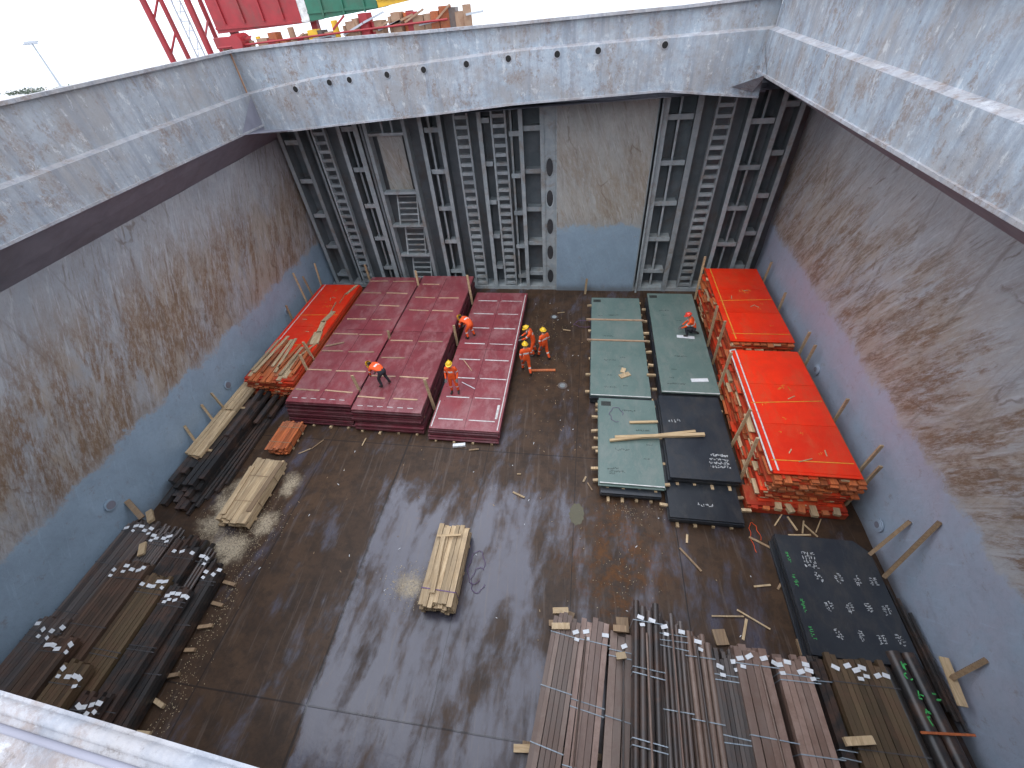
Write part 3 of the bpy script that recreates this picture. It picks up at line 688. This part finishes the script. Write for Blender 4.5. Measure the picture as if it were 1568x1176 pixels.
upper(-14.5,-13.3,4.05,.80,.055,'pbark',5); upper(-13.27,-12.35,3.75,.72,.06,'polive',5); upper(-12.32,-11.45,3.55,.64,.06,'pblack',5)
upper(-15.6,-14.52,2.2,.80,.06,'pdark',4); upper(-14.45,-13.5,1.75,1.10,.06,'pbark',4); upper(-13.45,-12.5,1.25,1.05,.065,'polive',4); upper(-12.45,-11.6,.7,.95,.06,'pblack',4)
lb.obj('brown_tube_bundles')
dn=MB()
for k in range(9):
    y=4.0-k*.65; dn.box(-11.25+R(-.1,.1),-10.95+R(0,.2),y,y+.10,.02,.12,random.choice(('wood','woodold','woodold')),R(-.3,.3))
dn.beam((-15.2,5.9,.75),(-14.7,5.5,.85),.2,.1,'wood'); dn.beam((-15.88,6.0,1.2),(-15.2,5.6,.8),.18,.08,'woodold'); dn.beam((-14.3,4.7,.90),(-14.0,4.3,.95),.2,.08,'wood')
dn.obj('dunnage_blocks')

lw=MB()
for i in range(6):
    for j in range(3):
        x=-15.6+i*.24+R(-.02,.02); y0=6.5+R(-.4,.5)+j*.5
        lw.box(x,x+.21,y0,12.0+R(-.6,.2),.08+j*.2,.26+j*.2,'pblack')
for i in range(5): lw.box(-14.3+i*.16,-14.2+i*.16,6.2+i*.35,10.6+i*.2,.05,.17,'pblack',R(-.03,.03))
for i in range(4): lw.box(-14.6+i*.3,-14.4+i*.3,9.5+i*.5,13+i*.4,.66-.15*i,.78-.15*i,'pblack',R(-.02,.02))
lw.obj('black_steel_sections')
lw=MB()
y=8.4
while y<20:
    l=R(1.6,2.6)
    for i in range(4):
        lw.box(-15.62+i*.19,-15.45+i*.19,y+R(-.1,.1),y+l,.70+(.08 if y>11.5 else 0),.82+R(0,.05),'wood' if y<13 else random.choice(('wood','woodold')),R(-.015,.015))
    lw.box(-15.7,-14.7,y+.3,y+.4,.60,.69,'woodx'); y+=l
lw.box(-15.7,-15.2,11.5,20.5,.05,.66,'woodold'); 
for k in range(10): lw.box(-15.3,-14.9,8.4+R(-.15,.4),8.8+R(0,.5),.25+k*.05,.29+k*.05,'woodold',R(-.3,.3))
lw.obj('timber_beam_pile')

def pack(x0,x1,y0,y1,h,bw,bh,mat,strap_y,seed,smat='woodold'):
    random.seed(seed); mb=MB(); z=.09; 
    for yy in (y0+.35,(y0+y1)/2,y1-.35): mb.box(x0,x1,yy-.05,yy+.05,0,.088,'woodx')
    while z<h-.01:
        x=x0
        while x<x1-.03:
            wv=min(bw*R(.8,1.15),x1-x); mb.box(x+.004,x+wv-.004,y0+R(-.10,.08),y1+R(-.12,.09),z,z+bh-.008+R(-.006,.006),mat,R(-.010,.010)); x+=wv
        z+=bh
    for yy in strap_y:
        mb.beam((x0-.012,yy,z+.008),(x1+.012,yy+R(-.04,.04),z+.008),.03,.006,smat)
        mb.beam((x0-.012,yy,z+.008),(x0-.012,yy,.08),.03,.006,smat,up=(1,0,0)); mb.beam((x1+.012,yy,z+.008),(x1+.012,yy,.08),.03,.006,smat,up=(1,0,0))
    return mb
mb=pack(-4.35,-3.3,4.0,6.5,.70,.15,.075,'wood',(4.45,),41,'purplestrap')
mb.box(-4.1,-3.95,4.3,6.1,.765,.80,'wood',.06); mb.box(-4.3,-3.5,6.1,6.17,.765,.79,'woodx',.15)
mb.obj('timber_pack',bevel=.005)
mb=pack(-12.75,-11.5,6.0,8.7,.45,.24,.09,'wood',(6.8,7.9),42)
mb.box(-12.7,-12.5,6.2,8.3,.46,.50,'wood',.05); mb.box(-11.7,-11.5,6.4,8.6,.46,.49,'woodold',-.04); mb.obj('timber_pack',bevel=.005)
pack(-12.7,-11.75,9.25,10.75,.40,.12,.05,'woodorange',(9.6,10.4),43).obj('reddish_timber_pack',bevel=.004)
random.seed(51)
sp=MB()
def loop(cx,cy,rx,ry,mat,a0=0,a1=5.5,n=26,z=.012):
    P=[Vector((cx+rx*math.cos(a0+(a1-a0)*i/n)*(1+.15*math.sin(i*1.3)),cy+ry*math.sin(a0+(a1-a0)*i/n),z+.04*abs(math.sin(i*.8)))) for i in range(n+1)]
    for i in range(n): sp.tube(P[i],P[i+1],.008,mat,6)
loop(-2.95,5.5,.25,.55,'purplestrap'); loop(-2.8,5.1,.22,.4,'purplestrap',1,6); loop(.3,19,.5,.3,'purplestrap'); loop(1.7,12.0,.25,.4,'purplestrap',0,5,26,.64); loop(6.1,7.4,.15,.6,'hiviz',0,4)
sp.obj('cut_strapping')

sd=MB()
for c,rx,ry,cnt in (((-5.0,4.75),.9,.8,380),((-11.6,6.0),1.3,1.6,900),((-13,6.5),.8,2.2,500),((-10.9,3.2),.4,2.6,250),((-10.6,1),.4,2.4,160),((1.6,6),1.5,1.6,90),((-1.5,17),1.2,3.5,160),((2.2,8.0),1.2,.5,80)):
    for i in range(cnt):
        x=c[0]+random.gauss(0,.45)*rx; y=c[1]+random.gauss(0,.45)*ry; s=R(.006,.022); a=R(0,3.1)
        dx,dy=s*math.cos(a),s*math.sin(a)
        sd.add([(x-dx,y-dy,.005),(x+dy*.6,y-dx*.6,.012),(x+dx,y+dy,.006),(x-dy*.6,y+dx*.6,.014)],[(0,1,2,3)],'sawdust')
sd.obj('sawdust')
lt=MB()
for a in ((3.9,6.5,.9,-.9),(5.9,5.9,.5,.2),(6.6,6.2,.9,.9),(5.4,4.9,.9,-.5),(4.7,4.9,.9,.1),(6.2,7.3,.7,-.5),(7.4,8.1,.5,1.9),(7.7,8.0,.5,1.2),(7.9,7.9,.5,2.2),(-1.9,8.3,.5,-.4),(-4.0,10.2,.4,.2),(-11.2,9.5,.5,.6),(-10.8,9.9,.6,1.0),(-8.8,10.2,.4,1.5),(-2.0,9.2,.15,0),(.7,8.9,.35,2.1),(.5,9.2,.25,1.2),(-1.0,20,.4,.2),(-.6,18.4,.4,-.2),(3.9,7.2,.3,1.4),(5.1,4.6,.6,1.2),(7.0,8.2,.6,.9),(8.2,8.1,.6,1.0),(7.5,7.7,.7,.1)):
    x,y,l,an=a; dx,dy=l/2*math.cos(an),l/2*math.sin(an)
    lt.beam((x-dx,y-dy,.03),(x+dx,y+dy,.04),R(.03,.07),.03,random.choice(('wood','wood','woodold')))
lt.beam((-4.9,10.3,.06),(-4.4,10.4,.06),.14,.1,'label'); lt.beam((-2.2,15.1,.05),(-1.0,15.2,.05),.12,.06,'woodorange')
for k in range(120):
    x,y=R(-2.6,.3),R(10,21); 
    if random.random()<.5: x,y=R(-11,6),R(3.5,10)
    a=R(0,3.1); l=R(.02,.10); lt.beam((x,y,.012),(x+l*math.cos(a),y+l*math.sin(a),.014),.018,.010,random.choice(('wood','woodold','woodold','label')))
lt.obj('wood_litter')
ff=MB()
for (x,y) in ((-1.35,19.6),(-.6,14.2)):
    ff.tube((x,y,.0),(x,y,.02),.22,'pdark',24); ff.tube((x,y,.02),(x,y,.026),.13,'frame',20)
ff.obj('floor_socket')
pd=MB()
t=NT('oily_puddle'); M['puddle']=t.out(t.mix(t.noise(6,3),(.05,.045,.01),(.07,.055,.015)),.03,None)
n=30; vs=[(.25+.26*math.cos(2*math.pi*i/n)*(1+.1*math.sin(3*i)),7.75+.42*math.sin(2*math.pi*i/n)*(1+.08*math.cos(2*i)),.004) for i in range(n)]
pd.add(vs,[tuple(range(n))],'puddle'); pd.obj('oil_puddle')

# ------------------------------------------------------------------ people
def person(name,loc,rot,J,jacket='hiviz',legs='hiviz',helm='helmY',gloves='glove'):
    names=list(J.keys()); bones=[('pel','sp'),('sp','ch'),('ch','nk'),('nk','hd'),('hd','ht'),
        ('ch','shL'),('shL','elL'),('elL','wrL'),('ch','shR'),('shR','elR'),('elR','wrR'),
        ('pel','hpL'),('hpL','knL'),('knL','anL'),('anL','toL'),('pel','hpR'),('hpR','knR'),('knR','anR'),('anR','toR')]
    rad={'pel':(.155,.12),'sp':(.15,.115),'ch':(.17,.125),'nk':(.06,.06),'hd':(.088,.095),'ht':(.080,.088),'sh':(.075,.075),'el':(.053,.053),'wr':(.036,.036),'hp':(.105,.105),'kn':(.072,.072),'an':(.052,.052),'to':(.045,.035)}
    me=bpy.data.meshes.new('tmp'); me.from_pydata([J[k] for k in names],[(names.index(a),names.index(b)) for a,b in bones],[])
    ob=bpy.data.objects.new('tmp',me); COL.objects.link(ob)
    sk=ob.modifiers.new('s','SKIN'); sk.use_smooth_shade=True
    for i,k in enumerate(names):
        kk=k if k in rad else k[:2]; me.skin_vertices[0].data[i].radius=rad[kk]; me.skin_vertices[0].data[i].use_root=(k=='pel')
    sb=ob.modifiers.new('u','SUBSURF'); sb.levels=2; sb.render_levels=2
    dg=bpy.context.evaluated_depsgraph_get(); ev=ob.evaluated_get(dg); m2=ev.to_mesh()
    mb=MB(); V=[v.co.copy() for v in m2.vertices]
    JV={k:Vector(J[k]) for k in J}
    matof={}
    for p_ in m2.polygons:
        c=p_.center; best=None
        for a,b in bones:
            A,Bv=JV[a],JV[b]; d=Bv-A; tt=max(0,min(1,(c-A).dot(d)/d.length_squared)); dist=(c-(A+d*tt)).length
            if best is None or dist<best[0]: best=(dist,a,b,tt)
        _,a,b_,tt=best; mt=jacket
        if a in('pel',) and b_=='sp': mt=jacket if tt>.15 else legs
        if a=='sp' and .35<tt<.7: mt='reflect'
        if a=='pel' and b_.startswith('hp'): mt=legs
        if a.startswith('hp'): mt=legs
        if a.startswith('kn'): mt='reflect' if .15<tt<.32 and legs=='hiviz' else ('boot' if tt>.8 else legs)
        if a.startswith('an'): mt='boot'
        if a.startswith('sh') and .55<tt<.75: mt='reflect'
        if a=='nk' or a=='hd': mt='skin'
        if a.startswith('el') and tt>.92: mt='skin'
        matof.setdefault(mt,[]).append(list(p_.vertices))
    o=len(mb.v); mb.v+=[tuple(v) for v in V]
    for k,fs in matof.items():
        i=mb.mi(k)
        for f in fs: mb.f.append([o+q for q in f]); mb.m.append(i); mb.sm.append(True)
    ev.to_mesh_clear(); bpy.data.objects.remove(ob)
    up=(JV['ht']-JV['hd']).normalized(); fw=Vector((0,1,0)); fw=(fw-up*fw.dot(up))
    if fw.length<.3: fw=Vector((0,0,-1))-up*Vector((0,0,-1)).dot(up)
    fw.normalize(); rt=fw.cross(up).normalized(); hc=(JV['ht']+JV['hd'])/2
    def ell(c,ax,ay,az,mat,z0=-1,nu=16,nv=8):
        vs=[];fs=[]
        for j in range(nv+1):
            ph=math.asin(z0)+(math.pi/2-math.asin(z0))*j/nv
            for i in range(nu):
                th=2*math.pi*i/nu; q=c+rt*ax*math.cos(ph)*math.cos(th)+fw*ay*math.cos(ph)*math.sin(th)+up*az*math.sin(ph); vs.append(q)
        for j in range(nv):
            for i in range(nu): fs.append((j*nu+i,j*nu+(i+1)%nu,(j+1)*nu+(i+1)%nu,(j+1)*nu+i))
        mb.add(vs,fs,mat,True)
    ell(hc+up*.045,.118,.142,.120,helm,0.0)
    n=20; ri=[hc+up*.045+rt*.115*math.cos(2*math.pi*i/n)+fw*.138*math.sin(2*math.pi*i/n) for i in range(n)]
    ro=[hc+up*.036+rt*.138*math.cos(2*math.pi*i/n)+fw*(.158+(.045 if math.sin(2*math.pi*i/n)>.3 else 0))*math.sin(2*math.pi*i/n) for i in range(n)]
    mb.add(ri+ro,[(i,(i+1)%n,(i+1)%n+n,i+n) for i in range(n)],helm,True)
    mb.beam(hc+up*.166-fw*.09,hc+up*.166+fw*.09,.03,.012,helm,up=tuple(up))
    ell(hc+fw*.105-up*.015,.016,.026,.022,'skin',nu=8,nv=5)
    for sgn in (-1,1):
        ell(hc+rt*sgn*.036+fw*.092+up*.012,.014,.010,.009,'label',nu=8,nv=4); ell(hc+rt*sgn*.036+fw*.100+up*.012,.006,.005,.006,'hair',nu=6,nv=4)
        ell(hc+rt*sgn*.092-up*.01,.014,.024,.032,'skin',nu=8,nv=5)
    ell(hc+fw*.088-up*.055,.026,.008,.008,'hair',nu=8,nv=4)
    ell(hc-fw*.03-up*.01,.090,.078,.05,'hair',nu=12,nv=6)
    for S,sg in (('L',-1),('R',1)):
        W=JV['wr'+S]; d=(W-JV['el'+S]).normalized(); side_=d.cross(Vector((0,1,0)))
        if side_.length<.2: side_=d.cross(Vector((0,0,1)))
        side_.normalize(); nm=side_.cross(d).normalized()
        mb.tube(W-d*.02,W+d*.05,.036,gloves,8,.040); mb.beam(W+d*.02,W+d*.095,.085,.032,gloves,up=tuple(nm))
        for k,(o_,ln) in enumerate(((-.033,.075),(-.011,.086),(.011,.080),(.033,.062))):
            a=W+d*.09+side_*o_; b1=a+d*ln*.5+nm*.010; c1=b1+d*ln*.4+nm*.03
            mb.tube(a,b1,.0105,gloves,6,.0095); mb.tube(b1,c1,.0095,gloves,6,.0075)
        a=W+d*.035-side_*.038*sg; b1=a+d*.035-side_*.028*sg+nm*.01; mb.tube(a,b1,.012,gloves,6,.011); mb.tube(b1,b1+d*.03+nm*.012,.011,gloves,6,.008)
    ob=mb.obj(name); ob.location=loc; ob.rotation_euler=(0,0,rot); ob.scale=(1.04,1.04,1.04)
    return ob
def pose(**kw):
    J=dict(pel=(0,0,.95),sp=(0,0,1.12),ch=(0,.02,1.36),nk=(0,.02,1.50),hd=(0,.03,1.60),ht=(0,.04,1.71),
     shL=(-.19,.0,1.42),elL=(-.26,-.03,1.14),wrL=(-.24,.16,.94),shR=(.19,.0,1.42),elR=(.26,-.03,1.14),wrR=(.24,.16,.94),
     hpL=(-.10,0,.88),knL=(-.13,.04,.50),anL=(-.14,-.02,.08),toL=(-.17,.17,.045),hpR=(.10,0,.88),knR=(.13,.04,.50),anR=(.14,-.02,.08),toR=(.17,.17,.045))
    J.update(kw); return J
stand=pose(); 
walk=pose(knL=(-.12,.20,.52),anL=(-.13,.28,.08),toL=(-.14,.46,.05),anR=(.13,-.28,.10),toR=(.14,-.10,.045),knR=(.12,-.05,.48),wrL=(-.22,-.05,.90),wrR=(.22,.30,1.02))
reach=pose(sp=(0,.05,1.12),ch=(0,.16,1.33),nk=(0,.22,1.46),hd=(0,.27,1.55),ht=(0,.33,1.65),shL=(-.19,.15,1.38),shR=(.19,.15,1.38),elL=(-.2,.35,1.15),wrL=(-.12,.55,1.02),elR=(.2,.36,1.16),wrR=(.12,.56,1.05),knL=(-.15,.10,.5),knR=(.16,.02,.5),anR=(.18,-.12,.08),toR=(.22,.06,.045))
bend=pose(pel=(0,-.10,.90),hpL=(-.10,-.10,.84),hpR=(.10,-.10,.84),sp=(0,.04,1.00),ch=(0,.28,1.06),nk=(0,.42,1.05),hd=(0,.51,1.03),ht=(0,.62,1.01),
   shL=(-.19,.34,1.03),shR=(.19,.34,1.03),elL=(-.22,.44,.76),wrL=(-.14,.55,.52),elR=(.22,.42,.76),wrR=(.12,.52,.50),knL=(-.15,.12,.48),knR=(.16,.06,.48),anL=(-.17,.02,.08),anR=(.19,-.10,.08),toL=(-.19,.21,.045),toR=(.23,.08,.045))
crouch=pose(pel=(0,-.12,.40),hpL=(-.11,-.08,.40),hpR=(.11,-.08,.40),sp=(0,-.02,.56),ch=(0,.12,.78),nk=(0,.20,.91),hd=(0,.26,1.0),ht=(0,.32,1.09),
   shL=(-.19,.16,.83),shR=(.19,.16,.83),elL=(-.26,.30,.60),wrL=(-.16,.46,.42),elR=(.26,.28,.58),wrR=(.14,.46,.38),knL=(-.22,.30,.50),anL=(-.18,.12,.08),toL=(-.20,.31,.045),knR=(.20,.22,.12),anR=(.17,-.22,.10),toR=(.17,-.34,.05))
person('dock_worker',(-8.35,12.55,1.13),math.radians(70),bend,legs='trouser')
person('dock_worker',(-5.45,16.9,.505),math.radians(60),bend)
person('dock_worker',(-5.35,12.95,.505),math.radians(185),stand)
person('dock_worker',(-2.15,16.35,0),math.radians(95),reach)
person('dock_worker',(-1.60,16.05,0),math.radians(40),walk)
person('dock_worker',(-2.35,14.95,0),math.radians(20),walk)
person('dock_worker',(5.35,17.25,.81),math.radians(75),crouch,legs='trouser',helm='helmR')

# ------------------------------------------------------------------ things beyond the coaming
cr=MB()
for (x,y) in ((-20.7,24),(-20.1,24.4),(-18.45,24),(-18.7,25.2)):
    cr.tube((x,y,10.3),(x,y,22),.15 if y<24.2 else .11,'cranered',12)
z=10.8
while z<21:
    cr.tube((-20.7,24,z),(-20.1,24.4,z+.9),.05,'cranered',8); cr.tube((-18.45,24,z+.5),(-18.7,25.2,z+1.2),.05,'cranered',8)
    z+=1.3
cr.tube((-20.1,24.4,11.3),(-18.45,24,11.3),.06,'cranered',8)
for z in range(0,30):
    cr.box(-19.5,-19.1,24.3,24.34,10.5+z*.35,10.54+z*.35,'mast')
cr.box(-19.55,-19.5,24.3,24.36,10.3,21,'mast'); cr.box(-19.1,-19.05,24.3,24.36,10.3,21,'mast')
for z in range(0,15): cr.beam((-19.5,24.32,10.5+z*.7),(-19.1,24.32,11.2+z*.7),.03,.03,'mast')
cr.obj('deck_crane_tower')
gd=MB()
def panel(x0,x1,zb0,zb1,mat,y=24.0):
    for yy in (y,y+1.4):
        gd.quad((x0,yy,zb0),(x1,yy,zb1),(x1,yy,16.5),(x0,yy,16.5),mat)
    gd.quad((x0,y,zb0),(x1,y,zb1),(x1,y+1.4,zb1),(x0,y+1.4,zb0),mat)
    gd.box(x0,x1,y-.06,y-.003,max(zb0,zb1)+.02,max(zb0,zb1)+.10,mat)
panel(-17.6,-13.15,12.78,12.9,'cranered'); panel(-13.14,-12.75,12.9,12.92,'white'); panel(-12.74,-9.4,12.95,13.18,'cgreen'); panel(-9.38,-7.3,13.2,13.42,'cyellow'); panel(-7.28,3,13.5,14.2,'tan')
for x in (-17,-16,-15,-14,-12,-11,-10): gd.box(x-.04,x+.04,23.92,23.995,13.1,16.4,'cranered' if x<-13 else 'cgreen')
for x in (-17.2,-12.9,-8.2): gd.box(x-.15,x+.15,24.5,24.8,10.3,13.0,'cranered')
gd.obj('painted_crane_girder')
random.seed(77)
dm=MB()
for i in range(34):
    x=-17.0+i*.36+R(-.1,.1); m_=random.choice(('tan','cranered','tan','woodorange','pdark','tan','cyellow'))
    zt=12.25+R(0,.5)+(x+17)*.055
    if random.random()<.35: dm.tube((x,23.2,10.3),(x,23.2,zt),R(.06,.16),m_,12)
    else: dm.box(x-R(.1,.3),x+R(.1,.3),23,23.4,10.3,zt,m_,R(-.3,.3))
    if random.random()<.5: dm.beam((x,22.9,zt-.3),(x+R(.5,1.2),22.9,zt+R(-.3,.2)),.07,.07,random.choice(('cranered','tan','mast')))
dm.tube((-17,22.8,12.35),(-6,22.8,12.7),.04,'cranered',10)
dm.box(-17.1,-15.6,22.8,23.3,12.3,12.7,'cranered'); dm.tube((-15.9,22.6,12.5),(-15.9,23.4,12.5),.3,'cranered',18)
dm.obj('deck_machinery')
lm=MB(); lm.tube((-115,98,1),(-115,98,10.2),.28,'mast',10,.16)
lm.box(-116.6,-113.4,97.7,98.3,10.1,10.4,'mast')
for x in (-116.3,-115.4,-114.6,-113.7): lm.box(x-.3,x+.3,97.3,97.9,9.8,10.1,'mast')
lm.obj('floodlight_mast')
q=MB(); q.box(-190,-95,96,112,-2,1.0,'quay'); q.obj('quay')
tr=MB()
for i in range(2200):
    k=random.choice(range(9)); cx=-135+k*4.2+R(-1,1); cy=104; h=1.0+abs(random.gauss(0,.45))*(.7+.5*math.sin(k*2.1))
    x=cx+random.gauss(0,1.6); y=cy+random.gauss(0,1.2); s=R(.10,.28); d1=Vector((R(-1,1),R(-1,1),R(-1,1)))*s; d2=Vector((R(-1,1),R(-1,1),R(-1,1)))*s; c=Vector((x,y,h))
    tr.add([c-d1,c-d2,c+d1,c+d2],[(0,1,2,3)],'leaf')
for k in range(9): tr.tube((-135+k*4.2,104,.9),(-135+k*4.2+.2,104,1.8),.12,'woodold',6,.06)
tr.obj('distant_trees')
t=NT('harbour_water'); M['water']=t.out((.10,.13,.14),.12,t.noise(.25,6,.6,.3),.25,.3)
wt=MB(); wt.quad((-4000,-4000,-1.7),(4000,-4000,-1.7),(4000,4000,-1.7),(-4000,4000,-1.7),'water'); wt.obj('water')

# ------------------------------------------------------------------ light
W=bpy.data.worlds.new("World"); scene.world=W; W.use_nodes=True
nt=W.node_tree; bg=nt.nodes['Background']
sky=nt.nodes.new('ShaderNodeTexSky'); sky.sky_type='NISHITA'; sky.sun_disc=False
EL,AZ=math.radians(60),math.radians(-150)
sky.sun_elevation=EL; sky.sun_rotation=AZ
tc=nt.nodes.new('ShaderNodeTexCoord'); mp=nt.nodes.new('ShaderNodeMapping'); mp.inputs['Scale'].default_value=(1,1,2.2)
nz=nt.nodes.new('ShaderNodeTexNoise'); nz.inputs['Scale'].default_value=2.2; nz.inputs['Detail'].default_value=7; nz.inputs['Roughness'].default_value=.55
rp=nt.nodes.new('ShaderNodeValToRGB'); rp.color_ramp.elements[0].position=.33; rp.color_ramp.elements[0].color=(.38,.38,.38,1); rp.color_ramp.elements[1].position=.6; rp.color_ramp.elements[1].color=(1,1,1,1)
mx=nt.nodes.new('ShaderNodeMix'); mx.data_type='RGBA'
L=nt.links.new
L(tc.outputs['Generated'],mp.inputs[0]); L(mp.outputs[0],nz.inputs['Vector']); L(nz.outputs['Fac'],rp.inputs[0]); L(rp.outputs[0],mx.inputs[0])
L(sky.outputs[0],mx.inputs[6]); mx.inputs[7].default_value=(23,24.2,27,1); L(mx.outputs[2],bg.inputs[0]); bg.inputs[1].default_value=.132
sl=bpy.data.lights.new('sun','SUN'); sl.energy=.7; sl.angle=math.radians(20); sl.color=(1,.96,.9)
so=bpy.data.objects.new('sun',sl); COL.objects.link(so)
d=Vector((math.sin(AZ)*math.cos(EL),math.cos(AZ)*math.cos(EL),math.sin(EL)))
so.rotation_euler=(-d).to_track_quat('-Z','Y').to_euler()

# ------------------------------------------------------------------ camera
cam=bpy.data.cameras.new('camera'); co=bpy.data.objects.new('camera',cam); COL.objects.link(co); scene.camera=co
cam.sensor_width=36; cam.lens=36*653/1568; cam.clip_start=.05; cam.clip_end=9000
x=Vector((.988,.1378,-.0703)).normalized(); z=Vector((.1473,-.7031,.6952)); z=(z-x*z.dot(x)).normalized(); y=z.cross(x)
m=Matrix((x,y,z)).transposed().to_4x4(); m.translation=Vector((0,0,14)); co.matrix_world=m
scene.view_settings.view_transform='Standard'; scene.view_settings.look='None'; scene.view_settings.exposure=0
